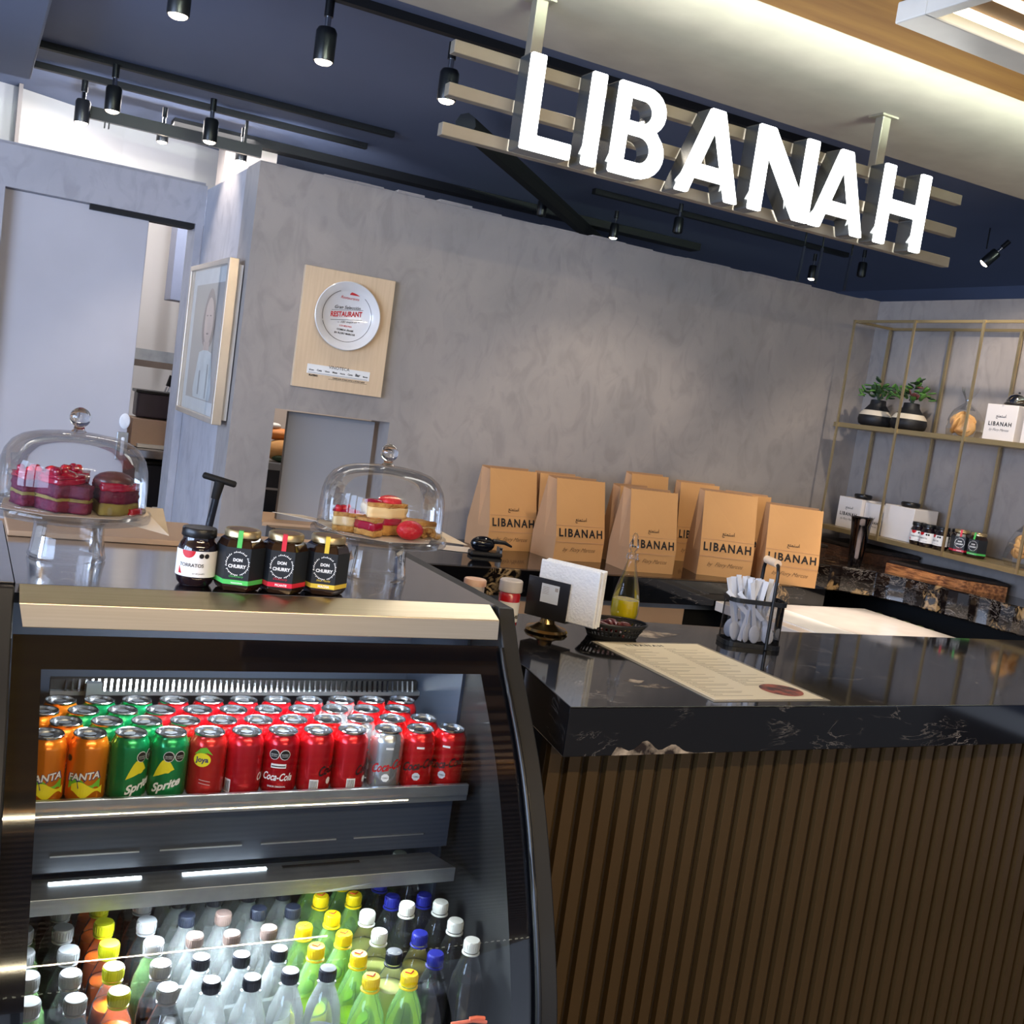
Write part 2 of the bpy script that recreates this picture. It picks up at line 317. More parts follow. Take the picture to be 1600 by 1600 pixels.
# taupe soffit over the bar, golden panel nearer the viewer
SZ = 2.70
struct(MB().box((-4, 2.0, SZ), (8, 3.159, 3.05)).build('ceiling_soffit', M['taupe']))
struct(MB().box((-4, -.6, 2.62), (8, 2.204, 2.699)).build('ceiling_panel', M['gold_ceil'], bevel=.004))
a = area('cove_light', (2.4, 2.222, 2.636), (2.4, 3.22, 2.84), 5.2, .02, 17, (.82, 1, .82)); a.data.spread = math.radians(34)
# battened ceiling behind the viewer (seen mirrored in the glass)
m = MB()
for i in range(56): m.box((-3, -.8-i*.115, 2.62), (5, -.8-i*.115+.055, 2.72))
for i in range(16): m.box((.9, -.66+i*.115, 2.57), (5, -.66+i*.115+.055, 2.619))
struct(m.build('ceiling_battens', mat('walnut_battens', (150, 112, 80), .5, c2=(130, 95, 66))))
struct(MB().box((-3, -7.3, 2.8), (5, -.65, 2.9)).build('ceiling_front', M['matte']))
m = MB()
for i in range(9): m.box((-3+i*.95, -7.3, 0), (-2.93+i*.95, -7.2, 2.8))
m.box((-3, -7.3, 2.1), (4.7, -7.2, 2.16)); struct(m.build('window_1', M['black']))
for k in range(4):
    area('window_daylight', (-3.35, -1.1+k*1.05, 1.75), (.6, 2.2+k*.5, 2.35), .85, 1.7, 85, (.54, .70, 1), (0, 1, 0))
m = MB()
for k in range(5): m.box((-3.45, -1.66+k*1.05, 0), (-3.38, -1.59+k*1.05, 2.9))
m.box((-3.45, -1.7, .80), (-3.38, 2.62, .88)); m.box((-3.45, -1.7, 2.62), (-3.38, 2.62, 2.69)); struct(m.build('window_3', M['black']))
# ceiling ducts and cable trays in the dark void
def pr(name, pts, r, mt, lab, cat): return tag(MB().tube(pts, r, 8).build(name, mt, None, 40), lab, cat)
pr('ceiling_pipe', [(1.9, 4.6, 2.78), (4.9, 7.8, 2.78)], .05, M['matte'], 'long dark pipe running diagonally under the black ceiling', 'pipe')
tag(MB().box((.95, 6.5, 2.84), (4.6, 6.62, 2.889)).build('cable_tray', M['matte']), 'dark narrow cable tray above the middle of the grey partition', 'tray')
tag(MB().box((-.4, 4.4, 2.78), (.19, 5.9, 2.889)).build('air_duct', M['dark'], bevel=.01), 'dark blue rectangular air duct at upper left ceiling corner', 'duct')
q = at(440, 240, 'y', 5.4); t = thing('wall_speaker', 'small pinkish grey box lying behind the partition top', 'speaker', (q.x, 5.4, 2.45)); MB().cbox((0, 0, 0), (.13, .10, .09)).build('housing', M['alu'], t, bevel=.006); MB().cbox((.09, 0, -.01), (.05, .08, .07)).build('bracket', M['black'], t, bevel=.004)

# ------------------------------------------------------------------ track spots
TR = {}
def track(name, y, x0, x1, lab, z=2.86):
    return tag(MB().box((x0, y-.018, z), (x1, y+.018, z+.03)).build(name, M['matte']), lab, 'light track')
track('light_track', 3.80, -.5, 3.4, 'black track carrying the three big spots nearest the sign')
track('light_track', 5.55, .2, 1.9, 'black track carrying the two middle spots at upper left')
track('light_track', 5.98, .2, 1.9, 'black track farthest back at upper left')
tag(MB().box((.45, 6.06, 2.70), (1.35, 6.09, 2.76)).box((.55, 6.07, 2.76), (.565, 6.08, 2.889)).box((1.25, 6.07, 2.76), (1.265, 6.08, 2.889)).box((.55, 6.065, 2.67), (.556, 6.085, 2.70)).box((.57, 6.065, 2.67), (.576, 6.085, 2.70)).build('light_bar', M['black']), 'dark bar with hooks hanging in front of the pale wall', 'light track')
tag(MB().box((3.2, 5.65, 2.86), (5.2, 5.69, 2.89)).build('light_track', M['matte']), 'black track above the back partition right of centre', 'light track')
spots = [(278, 25, 1.0, 'large lit black spotlight at the top edge, left of centre', .0), (505, 97, 1.0, 'large lit black spotlight hanging between top edge and plaque', 0), (697, 158, 1.0, 'large lit black spotlight just left of the glowing sign bars', 0),
 (175, 174, 1.0, 'lit black spotlight above the door header, higher of the left pair', 0), (127, 192, 1.0, 'leftmost lit black spotlight in front of the pale upper wall', 0), (327, 222, 1.0, 'lit black spotlight left of the partition corner, third from left', 0),
 (253, 222, .85, 'small lit black spotlight in front of the pale upper wall', 0), (376, 252, .85, 'lit black spotlight right above the partition corner', 0), (958, 372, .8, 'tiny lit spotlight below the letter B of the sign', 0),
 (1268, 436, .8, 'tiny lit spotlight below the second letter A of the sign', 0), (1537, 412, .8, 'lit spotlight glowing at the right of the sign bars', .5)]
first = None
for k, (px_, py_, s, lab, tilt) in enumerate(spots):
    p = at(px_, py_, 'z', 2.865-.21*s)
    if first is None:
        t = thing('spotlight', lab, 'spotlight', p, 0, 'spotlights under the dark ceiling')
        MB().lathe([(.030, .002), (.0345, 0), (.036, .004), (.036, .10), (.030, .112), (.0, .112)], 24).build('body', M['black'], t, 40)
        MB().blob((0, 0, .002), .030, .030, .013, 20, 8).build('lens', M['lamp'], t, 60)
        MB().tube([(0, 0, .11), (0, 0, .155)], .011, 10).build('swivel', M['chrome'], t, 40)
        MB().tube([(0, 0, .15), (0, 0, .21)], .016, 10).build('adapter', M['black'], t, 40)
        remember(t); first = t
    else: t = dup(first, p, 0, lab)
    t.scale = (s, s, s)
    if tilt: t.rotation_euler = (.5, .5, 0); c = MB().tube([(p.x, p.y, p.z+.08), (p.x, p.y, 2.889)], .004, 6).build('cable', M['matte'], t); c.matrix_parent_inverse = t.matrix_basis.inverted() if 0 else (Matrix.Translation(p) @ t.rotation_euler.to_matrix().to_4x4() @ Matrix.Scale(s, 4)).inverted()
spot((1.10, 3.80, 2.62), (1.1, 3.5, 0), 9, 80); spot((1.50, 3.85, 2.62), (1.6, 3.4, .5), 9, 80)
for q, tg, pw, an in (((.80, 4.72, 2.62), (.84, 4.72, 0), 26, 80), ((2.5, 3.3, 2.64), (2.6, 3.8, .9), 45, 85), ((3.45, 2.9, 2.64), (4.0, 3.5, 1.1), 50, 85), ((1.6, 3.05, 2.66), (1.7, 2.4, 1.0), 26, 80)):
    spot(q, tg, pw, an)
for x_ in (.4, .9, 1.4): spot((x_, 5.6, 2.45), (x_+.1, 6.9, 2.45), 30, 120, (.86, .90, 1))  # cool spots without fittings, added to brighten the pale upper wall
# unlit fittings beyond the partition top
un = [(1058, 372, 'dark unlit spotlight right of the tiny lamp under letter A'), (845, 345, 'dark unlit spotlight above the middle of the partition'), (1345, 440, 'dark unlit spotlight with a shiny rim near the right corner')]
for px_, py_, lab in un:
    t = dup(first, at(px_, py_-8, 'z', 2.70), 0, lab, 'unlit fittings'); t.scale = (.8, .8, .8)
    for c in t.children:
        if c.name.startswith('lens'): c.data = c.data.copy(); c.data.materials[0] = M['black']
for px_, py_, h, lab in ((1257, 385, .20, 'left of two shiny steel hangers below the letter A'), (1285, 388, .20, 'right of two shiny steel hangers below the letter A'), (1330, 400, .22, 'slanted shiny steel strip right of the hangers')):
    a_ = at(px_, py_, 'y', 5.2); b_ = at(px_-12, py_+55, 'y', 5.2)
    t = thing('steel_hanger', lab, 'hanger', a_); W(MB().tube([a_, b_], .011, 6).build('strip', M['chrome'], t, 40)); W(MB().tube([a_, (a_.x, a_.y, 2.889)], .006, 6).build('drop_rod', M['matte'], t, 40))

# ------------------------------------------------------------------ illuminated sign
sg = thing('illuminated_sign', 'hanging sign with glowing white letters LIBANAH on three grey bars', 'sign', (2.07, 2.80, 2.4))
bars = [((712, 58), (1504, 307)), ((703, 124), (1495, 358)), ((692, 190), (1485, 402))]
for (a_, b_) in bars:
    A, B_ = at(*a_, 'y', 2.78), at(*b_, 'y', 2.78); zt = (A.z+B_.z)/2
    W(MB().box((A.x, 2.78, zt-.034), (B_.x, 2.81, zt)).build('bar', M['alu'], sg, bevel=.002))
for px_, py_ in ((838, 88), (1375, 262)):
    A = at(px_, py_, 'y', 2.795); W(MB().box((A.x-.018, 2.80, A.z-.05), (A.x+.018, 2.835, SZ)).build('post', M['alu'], sg, bevel=.002)); W(MB().box((A.x-.035, 2.785, SZ-.006), (A.x+.035, 2.85, SZ)).build('post_plate', M['alu'], sg))
def rnd(poly, r=.03, n=3):
    out = []
    for i in range(len(poly)):
        a_, b_, c_ = Vector(poly[i-1]), Vector(poly[i]), Vector(poly[(i+1) % len(poly)])
        d1_, d2_ = (a_-b_), (c_-b_); k = min(r, d1_.length*.4, d2_.length*.4); p1, p2 = b_+d1_.normalized()*k, b_+d2_.normalized()*k
        for j in range(n+1):
            t_ = j/n; out.append(tuple((1-t_)**2*p1+2*t_*(1-t_)*b_+t_*t_*p2))
    return out
def arc(cx, cy, rx, ry, a0, a1, n=10): return [(cx+rx*math.cos(a0+(a1-a0)*i/n), cy+ry*math.sin(a0+(a1-a0)*i/n)) for i in range(n+1)]
H_ = PI/2
LET = dict(
 L=(.60, [rnd([(0, 0), (.60, 0), (.60, .165), (.175, .165), (.175, 1), (0, 1)], .02)], []),
 I=(.175, [rnd([(0, 0), (.175, 0), (.175, 1), (0, 1)], .02)], []),
 B=(.68, [[(0, .02), (.02, 0)]+arc(.37, .29, .31, .29, -H_, H_*.72)+arc(.36, .74, .28, .26, -H_*.72, H_)+[(.02, 1), (0, .98)]], [[(.175, .165)]+arc(.36, .31, .14, .145, -H_, H_)+[(.175, .455)], [(.175, .60)]+arc(.35, .725, .12, .125, -H_, H_)+[(.175, .85)]]),
 A=(.90, [rnd([(0, 0), (.18, 0), (.245, .19), (.655, .19), (.72, 0), (.90, 0), (.55, 1), (.35, 1)], .02)], [[(.305, .35), (.595, .35), (.45, .76)]]),
 N=(.86, [rnd([(0, 0), (.175, 0), (.175, .66), (.64, 0), (.86, 0), (.86, 1), (.685, 1), (.685, .34), (.22, 1), (0, 1)], .02)], []),
 H=(.80, [rnd([(0, 0), (.175, 0), (.175, .41), (.625, .41), (.625, 0), (.80, 0), (.80, 1), (.625, 1), (.625, .58), (.175, .58), (.175, 1), (0, 1)], .02)], []))
def letter_curve(ch, x0, x1, z0, z1):
    w_, outs, holes = LET[ch]; cu_ = bpy.data.curves.new('l', 'CURVE'); cu_.dimensions = '2D'; cu_.fill_mode = 'BOTH'
    for poly in outs+holes:
        sp = cu_.splines.new('POLY'); sp.points.add(len(poly)-1); sp.use_cyclic_u = True
        for i, (x, y) in enumerate(poly): sp.points[i].co = (x0+(x1-x0)*x/w_, z0+(z1-z0)*y, 0, 1)
    return cu_, outs+holes, lambda x, y: (x0+(x1-x0)*x/w_, z0+(z1-z0)*y)
def curve_mesh(cu_):
    o = bpy.data.objects.new('l', cu_); COL.objects.link(o); dg = bpy.context.evaluated_depsgraph_get(); me = o.evaluated_get(dg).to_mesh()
    r = ([(v.co.x, v.co.y) for v in me.vertices], [tuple(p.vertices) for p in me.polygons]); bpy.data.objects.remove(o); return r
YF = 2.705
for ch, x0, x1 in (('L', 1.281, 1.436), ('I', 1.474, 1.52), ('B', 1.562, 1.738), ('A', 1.792, 2.02), ('N', 2.063, 2.30), ('A', 2.304, 2.528), ('H', 2.583, 2.79)):
    z0, z1 = 2.272, 2.523
    cu_, polys, f = letter_curve(ch, x0, x1, z0, z1); g = curve_mesh(cu_)
    m = MB()
    for poly in polys:
        pts = [f(x, y) for x, y in poly]; n = len(pts)
        m.add([(x, YF+.008, z) for x, z in pts]+[(x, 2.775, z) for x, z in pts], [(i, (i+1) % n, n+(i+1) % n, n+i) for i in range(n)])
    side = W(m.build('letter', M['letter_metal'], sg, solid=.002))
    fm = MB(); fm.add([(x, YF, z) for x, z in g[0]], g[1])
    for poly in polys:
        pts = [f(x, y) for x, y in poly]; n = len(pts)
        fm.add([(x, YF, z) for x, z in pts]+[(x, YF+.012, z) for x, z in pts], [(i, (i+1) % n, n+(i+1) % n, n+i) for i in range(n)])
    fo = fm.build('letter_face', M['sign'], side); fo['label'] = 'glowing white letter face'
area('sign_glow', (2.05, 2.66, 2.4), (2.05, 1.5, 1.6), 1.5, .24, 10, (1, 1, .95)).data.use_shadow = True

# ------------------------------------------------------------------ linear lamp on the golden ceiling
lt = thing('linear_ceiling_lamp', 'white rectangular ceiling lamp with two glowing strips at upper right', 'lamp', (2.9, 1.9, 2.6))
X0, X1, Y0, Y1 = 1.825, 4.0, 1.52, 1.965
W(MB().box((X0, Y1-.09, 2.57), (X1, Y1, 2.619)).build('side_rail', M['lamp_white'], lt, bevel=.004)); W(MB().box((X0, Y0, 2.57), (X1, Y0+.09, 2.619)).build('side_rail', M['lamp_white'], lt, bevel=.004))
W(MB().box((X0, Y0+.09, 2.57), (X0+.035, Y1-.09, 2.619)).build('end_cap', M['lamp_white'], lt, bevel=.003))
W(MB().box((X0+.035, Y0+.09, 2.598), (X1, Y1-.09, 2.619)).build('inner_panel', mat('lamp_wood', (150, 112, 66), .6), lt))
for y in (Y1-.130, Y1-.235): W(MB().box((X0+.04, y, 2.585), (X1, y+.020, 2.599)).build('glowing_strip', M['led_warm'], lt))
# two more such lamps hang behind the viewer
for y, x0, nn in ((-.35, -.6, 'nearer'), (-3.62, .0, 'farther')):
    t = thing('linear_ceiling_lamp', nn+' warm strip lamp behind the viewer, mirrored in the cabinet glass', 'lamp', (x0+1.2, y, 2.5), 0, 'lamps behind the viewer')
    area('strip_lamp_light', (x0+1.2, y, 2.508), (x0+1.2, y+.9, 1.2), 2.4, .018, 44 if y > -1 else 70, (1, .80, .52))
    W(MB().box((x0, y-.02, 2.52), (x0+2.4, y+.02, 2.56)).build('housing', M['brass'], t)); W(MB().box((x0, y-.015, 2.512), (x0+2.4, y+.015, 2.519)).build('glowing_strip', M['led_warm'], t))

area('strip_uplight', (.6, -.35, 2.57), (.6, -1.0, 2.66), 2.4, .02, 14, (1, .84, .6)); area('added_batten_fill', (2.6, .2, 2.30), (2.6, .4, 2.6), 1.6, .03, 8, (1, .84, .6))  # unseen area lights added to brighten the battens for their reflection
t = thing('light_string', 'string of tiny warm bulbs behind the viewer, mirrored in the lower glass', 'string lights', (1.5, -5.3, 2.55)); W(MB().box((-.2, -5.302, 2.53), (5.0, -5.298, 2.534)).build('wire', M['matte'], t)); m = MB()
for i in range(90): m.cbox((-.18+i*.057, -5.3, 2.522), (.022, .022, .022))
o = W(m.build('bulbs', M['led_warm'], t)); o['kind'] = 'stuff'
# ================================================================== COUNTERS
pol = [(1.06, 1.682), (4.118, 1.682), (4.118, 4.198), (3.24, 4.198), (3.24, 2.37), (1.30, 2.37), (1.13, 1.975)]
bc = thing('bar_counter', 'black veined granite bar counter with bronze ribbed front', 'counter', (2.2, 1.9, 0))
W(MB().prism([(1.06, 1.682), (4.118, 1.682), (4.118, 2.37), (2.2, 2.37), (1.12, 2.495), (1.105, 1.95)], .952, 1.05).build('worktop', M['stone'], bc, bevel=.0025))
W(MB().box((1.16, 1.80, 0), (3.9, 2.30, .952)).build('carcass', M['bronze_dark'], bc))
crys = mat('crystal_patch', (176, 160, 140), .12, c2=(40, 32, 28), scale=26, detail=8, contrast=.10)
q0, q1 = at(955, 1184, 'y', 1.68), at(1125, 1160, 'y', 1.68); n = 26; up = []
for i in range(n+1):
    u = i/n; up.append((q0.x+(q1.x-q0.x)*u, .953+.034*math.sin(PI*min(1, u*1.25+.05))**.6*(.65+.35*math.sin(u*23+1))*(1-.55*u)+.001 if 0 < i < n else .9535))
W(MB().add([(x_, 1.6817, z_) for x_, z_ in up]+[(x_, 1.6817, .9532) for x_, z_ in reversed(up)], [tuple(range(2*n+2))]).build('crystal_patch', crys, bc))
for cx_, cy_, rx_, ry_ in ((1010, 990, .10, .035), (1028, 1072, .05, .012), (992, 1064, .022, .012)):
    q = at(cx_, cy_, 'z', 1.0505); W(MB().add([(q.x+rx_*math.cos(a_)*(1+.25*math.sin(a_*5)), q.y+ry_*math.sin(a_)*(1+.3*math.cos(a_*4)), 1.0502) for a_ in [2*PI*i/40 for i in range(40)]], [tuple(range(40))]).build('crystal_patch', crys, bc))
x = 1.082; sl = None
def slat_mesh():
    m = MB(); m.prism([(0, .012), (.0012, 0), (.0035, .0), (.030, .0035), (.0385, .011), (.0385, .024), (0, .024)], .02, .951); return m
while x < 2.95:
    if sl is None: sl = slat_mesh().build('slat', M['bronze'], bc); sl.location = (x, 1.765, 0); sl.matrix_parent_inverse = Matrix.Translation(-bc.location)
    else:
        c = sl.copy(); COL.objects.link(c); c.location = (x, 1.765, 0)
    x += .0455
W(MB().box((1.08, 1.7795, 0), (3.9, 1.80, .951)).build('groove_board', M['bronze_dark'], bc))
rc = thing('side_counter', 'granite side counter with brown swirled live edge under the shelves', 'counter', (3.7, 3.2, 0))
base = [(3.86, 2.372), (3.845, 2.9), (3.80, 3.35), (3.74, 3.54), (3.62, 3.62), (3.49, 3.66), (3.47, 3.9), (3.46, 4.198)]; edge = []
for i in range(len(base)-1):
    A, B_ = Vector(base[i]), Vector(base[i+1]); n = max(1, int((B_-A).length/.05))
    for k in range(n): q = A.lerp(B_, k/n); edge.append((q.x+random.uniform(-.010, .010), q.y+random.uniform(-.006, .006)))
edge[0] = base[0]; m = MB(); m.prism([(4.118, 2.372)]+[(4.118, 4.198), base[-1]]+list(reversed(edge)), .955, 1.07)
W(m.build('worktop', M['stone_swirl'], rc, bevel=.006)); W(MB().box((3.97, 2.45, 0), (4.1, 4.19, .954)).build('carcass', M['matte'], rc)); W(MB().box((3.74, 2.75, .80), (3.96, 4.19, .815)).build('lower_shelf', M['matte'], rc))
for k, (px_, py_) in enumerate(((1375, 950), (1398, 955), (1418, 960), (1440, 964), (1457, 972))):
    q = at(px_, py_, 'x', 3.86); t = thing('lime', 'green lime in the dark gap under the side counter, %s from left' % ['first', 'second', 'third', 'fourth', 'fifth'][k], 'lime', (3.86, q.y, .8155), k, 'limes under the side counter'); MB().blob((0, 0, .028), .034, .028, .028, 14, 9).build('peel', mat('lime_peel', (96, 116, 44), .4), t, 60)
kc = thing('back_counter', 'dark granite back counter with gold patched front holding the bags', 'counter', (2.2, 3.9, 0))
W(MB().box((1.12, 3.55, .93), (3.45, 4.198, .98)).build('worktop', M['stone'], kc, bevel=.002)); W(MB().box((1.12, 3.535, .875), (3.45, 3.56, .979)).build('front_edge', M['stone_gold'], kc, bevel=.004))
W(MB().box((1.15, 3.60, .845), (3.4, 4.19, .875)).build('metal_strip', M['steel2'], kc)); W(MB().box((1.15, 3.60, .0), (2.75, 4.19, .845)).build('cabinet_front', M['tan'], kc)); W(MB().box((2.76, 3.66, .0), (3.4, 4.19, .845)).build('cabinet_side', M['matte'], kc))
t = thing('white_worktable', 'brightly lit white worktable between the two granite counters', 'table', (3.3, 3.2, 0))
W(MB().box((2.85, 2.62, .86), (3.69, 3.53, .90)).build('tabletop', M['white_top'], t, bevel=.003)); W(MB().box((2.9, 2.68, .0), (3.64, 3.5, .86)).build('base_cabinet', M['steel2'], t))
W(MB().box((2.85, 2.9, .90), (3.1, 2.92, .912)).build('raised_edge', M['steel2'], t)); W(MB().box((2.92, 2.98, .90), (3.12, 3.4, .9035)).build('paper_sheet', M['white'], t))
spot((3.35, 3.50, 2.60), (3.38, 3.25, .9), 130, 24, (1, .84, .70), .03, .6)  # spot without a fitting, added to brighten the white tabletop

# hatch: sill, grey sliding panel and food beyond
W_ = at(445, 700, 'y', 4.30)
struct(MB().box((W_.x, 4.30, .99), (1.55, 4.33, HZ1-.01)).build('window_2', mat('hatch_panel', (150, 150, 154), .5, c2=(142, 142, 147), scale=2)))
struct(MB().box((HX0+.002, WY-.004, .975), (HX1-.002, WY+.3, .99)).build('trim_4', M['tan']))
struct(MB().box((.95, 5.24, 0), (2.6, 5.3, 2.2)).build('wall_hatch_back', M['kitchen']))
t = thing('dark_kitchen_counter', 'dark counter seen through the left gap of the hatch', 'counter', (1.6, 4.9, 0))
W(MB().box((1.12, 4.72, .2), (1.9, 5.2, 1.15)).build('cabinet', M['interior'], t)); W(MB().box((1.11, 4.70, 1.15), (1.9, 5.2, 1.18)).build('tabletop', M['steel2'], t)); W(MB().box((1.11, 4.712, 1.06), (1.9, 4.72, 1.07)).build('rail', M['chrome'], t))
p = at(432, 732, 'y', 4.75); t = thing('bread_loaf', 'speckled round loaf seen through the left gap of the hatch', 'bread', (p.x+.03, 4.82, 1.18)); MB().blob((0, 0, .05), .08, .07, .05, 12, 8, jit=.04).build('crust', M['bread'], t, 60); MB().blob((.0, -.055, .018), .05, .02, .016, 10, 6, jit=.1).build('herbs', M['green_dark'], t, 60)
p = at(432, 706, 'y', 4.78); t = thing('orange_bun', 'orange buns stacked above the speckled loaf in the hatch', 'bread', (p.x+.02, 4.86, 1.28)); MB().blob((0, 0, .02), .07, .06, .028, 12, 8).build('crust', mat('bun', (222, 140, 70), .6), t, 60); MB().blob((-.02, 0, .055), .03, .03, .015, 8, 6).build('glaze', M['white'], t, 60)
area('kitchen_light', (1.4, 4.9, 2.2), (1.4, 4.9, 1), .6, .4, 10, (1, .9, .8))
area('kitchen_light', (.9, 6.2, 2.9), (.9, 6.0, 1), 1.0, .8, 50, (1, .93, .88))

# ------------------------------------------------------------------ kitchen corner seen through the doorway
def pbox(x0, y0, x1, y1, Y, dp):
    a_, b_ = at(x0, y0, 'y', Y), at(x1, y1, 'y', Y); return (min(a_.x, b_.x), Y, min(a_.z, b_.z)), (max(a_.x, b_.x), Y+dp, max(a_.z, b_.z))
a_, b_ = pbox(206, 560, 282, 580, 6.2, .35); t = thing('steel_wall_shelf', 'stainless kitchen shelf seen through the doorway', 'shelf', (a_[0], 6.2, a_[2]))
W(MB().box((a_[0]-.1, 6.2, b_[2]-.035), (b_[0]+.15, 6.55, b_[2])).build('board', M['steel'], t)); W(MB().box((a_[0]-.1, 6.52, b_[2]), (b_[0]+.15, 6.55, b_[2]+.06)).build('upstand', M['steel2'], t))
ws = at(255, 705, 'y', 5.7)
t = thing('steel_prep_table', 'stainless prep table seen through the doorway', 'table', (ws.x, 5.9, 0))
W(MB().box((.64, 5.65, ws.z-.04), (1.4, 6.3, ws.z)).build('tabletop', M['steel'], t, bevel=.004)); [W(MB().box((x_, 5.70, 0), (x_+.035, 5.735, ws.z-.04)).build('leg', M['steel2'], t)) for x_ in (.72, 1.3)]
t = thing('cardboard_box', 'light brown box standing on the kitchen prep table', 'box', (ws.x, 5.85, ws.z))
W(MB().box((.80, 5.80, ws.z+.002), (1.02, 6.0, ws.z+.145)).build('body', mat('brown_box', (206, 178, 156), .6), t, bevel=.003)); W(MB().box((.83, 5.76, ws.z+.002), (.98, 5.799, ws.z+.02)).build('paper_strip', M['white'], t))
t = thing('fryer_tray', 'dark purple grey tray holding oil jars above the brown box', 'tray', (.9, 6.0, ws.z+.15)); W(MB().box((.82, 5.86, ws.z+.15), (1.02, 6.0, ws.z+.28)).build('body', mat('plum_tray', (74, 66, 80), .4), t, bevel=.01)); W(MB().box((.81, 5.85, ws.z+.275), (1.03, 6.01, ws.z+.29)).build('rim', M['black'], t, bevel=.003))
t = thing('cardboard_box', 'small beige box left on the kitchen prep table by the door edge', 'box', (.72, 5.8, ws.z)); W(MB().box((.70, 5.82, ws.z+.002), (.775, 5.95, ws.z+.14)).build('body', mat('beige_box', (202, 176, 160), .6), t, bevel=.003))
a_ = at(268, 590, 'y', 6.1); t = thing('hanging_spatula', 'black handled utensil hanging under the steel kitchen shelf', 'utensil', a_)
MB().tube([(0, 0, .01), (-.012, 0, -.05)], [.011, .014], 8).build('grip', M['black'], t, 40); MB().tube([(-.004, 0, -.05), (-.024, 0, -.12)], .004, 6).build('wire', M['chrome'], t); MB().tube([(-.018, 0, -.05), (-.04, 0, -.115)], .004, 6).build('wire', M['chrome'], t)
t = thing('waste_bin', 'dark blue black bin under the kitchen prep table, left one', 'bin', (.76, 5.95, 0)); W(MB().lathe([(0, .2), (.07, .2), (.085, .75), (.09, .76), (0, .76)], 16, (.80, 5.98)).build('body', mat('navy_bin', (40, 46, 64), .5), t, 40)); W(MB().lathe([(.085, .75), (.095, .75), (.095, .77), (.0, .78)], 16, (.80, 5.98)).build('lid', M['black'], t, 40))
t = thing('waste_bin', 'dark blue black bin under the kitchen prep table, right one', 'bin', (1.0, 5.95, 0)); W(MB().box((.90, 5.9, .45), (1.15, 6.15, ws.z-.06)).build('body', mat('navy_bin2', (44, 48, 66), .5), t, bevel=.03, bseg=3)); W(MB().box((.89, 5.89, ws.z-.10), (1.16, 6.16, ws.z-.07)).build('lid', M['black'], t, bevel=.01))
t = thing('cream_appliance', 'cream floor unit under the prep table with a small notice', 'appliance', (1.0, 5.8, 0)); W(MB().box((.80, 5.60, .0), (1.5, 5.64, ws.z-.30)).build('body', mat('cream_unit', (212, 196, 182), .6), t, bevel=.006))
q = at(246, 808, 'y', 5.595); nb = W(MB().box((q.x-.03, 5.593, q.z-.05), (q.x+.05, 5.60, q.z+.05)).build('notice', M['white'], t)); g = glyphs('C', .05, .02); W(MB().fn(g, lambda x, y: (q.x+x, 5.5915, q.z-.0+y)).build('notice_letter', M['ink'], nb)).matrix_parent_inverse = Matrix()
a_ = at(287, 405, 'y', 6.3); t = tag(MB().box((a_.x-.05, 6.3, a_.z-.23), (a_.x+.2, 6.5, a_.z+.35)).build('extractor_hood', mat('grey_hood', (120, 124, 142), .5), bevel=.004), 'blue grey hood casing beyond the doorway top', 'hood')
# ledge behind the cabinet
tag(MB().box((.02, 2.58, 1.12), (1.10, 2.80, 1.155)).build('service_ledge', M['tan'], bevel=.003), 'tan laminate ledge behind the drinks cabinet', 'ledge')
# ================================================================== REFRIGERATED CABINET
cb = thing('refrigerated_cabinet', 'black curved glass drinks cabinet with steel top and champagne front trim', 'fridge', (.55, 2.1, 0))
PROF = [(1.862, 1.197), (1.83, 1.137), (1.775, 1.068), (1.70, .985), (1.632, .882), (1.565, .747), (1.522, .65), (1.487, .55), (1.468, .45), (1.46, .36), (1.46, .27)]
def prof(z):
    for (y0, z0), (y1, z1) in zip(PROF, PROF[1:]):
        if z1 <= z <= z0: return y1+(y0-y1)*(z-z1)/(z0-z1)
    return PROF[-1][0]
zs = [1.197-i*(1.197-.27)/40 for i in range(41)]
def smooth_prof(z):  # light smoothing of the traced curve
    return sum(prof(min(1.197, max(.27, z+d))) for d in (-.05, -.025, 0, .025, .05))/5
cur = [(smooth_prof(z) if .3 < z < 1.17 else prof(z), z) for z in zs]
GX0, GX1 = .118, .968
def side_panel(x0, x1, grow=0):
    poly = [(y-.012, z) for y, z in cur]+[(1.452, .0), (2.48, .0), (2.48, 1.199)]
    m = MB(); n = len(poly); m.add([(x0, y, z) for y, z in poly]+[(x1, y, z) for y, z in poly], [tuple(range(n)), tuple(reversed(range(n, 2*n)))]+[(i, (i+1) % n, n+(i+1) % n, n+i) for i in range(n)]); return m
W(side_panel(.968, 1.003).build('side_panel', M['frame'], cb, 30, bevel=.003)); W(side_panel(.045, .105).build('side_panel', M['frame'], cb, 30, bevel=.003))
tag_cap = W(MB().box((.046, 1.87, 1.1995), (.104, 2.478, 1.2012)).build('side_cap', M['steel'], cb))
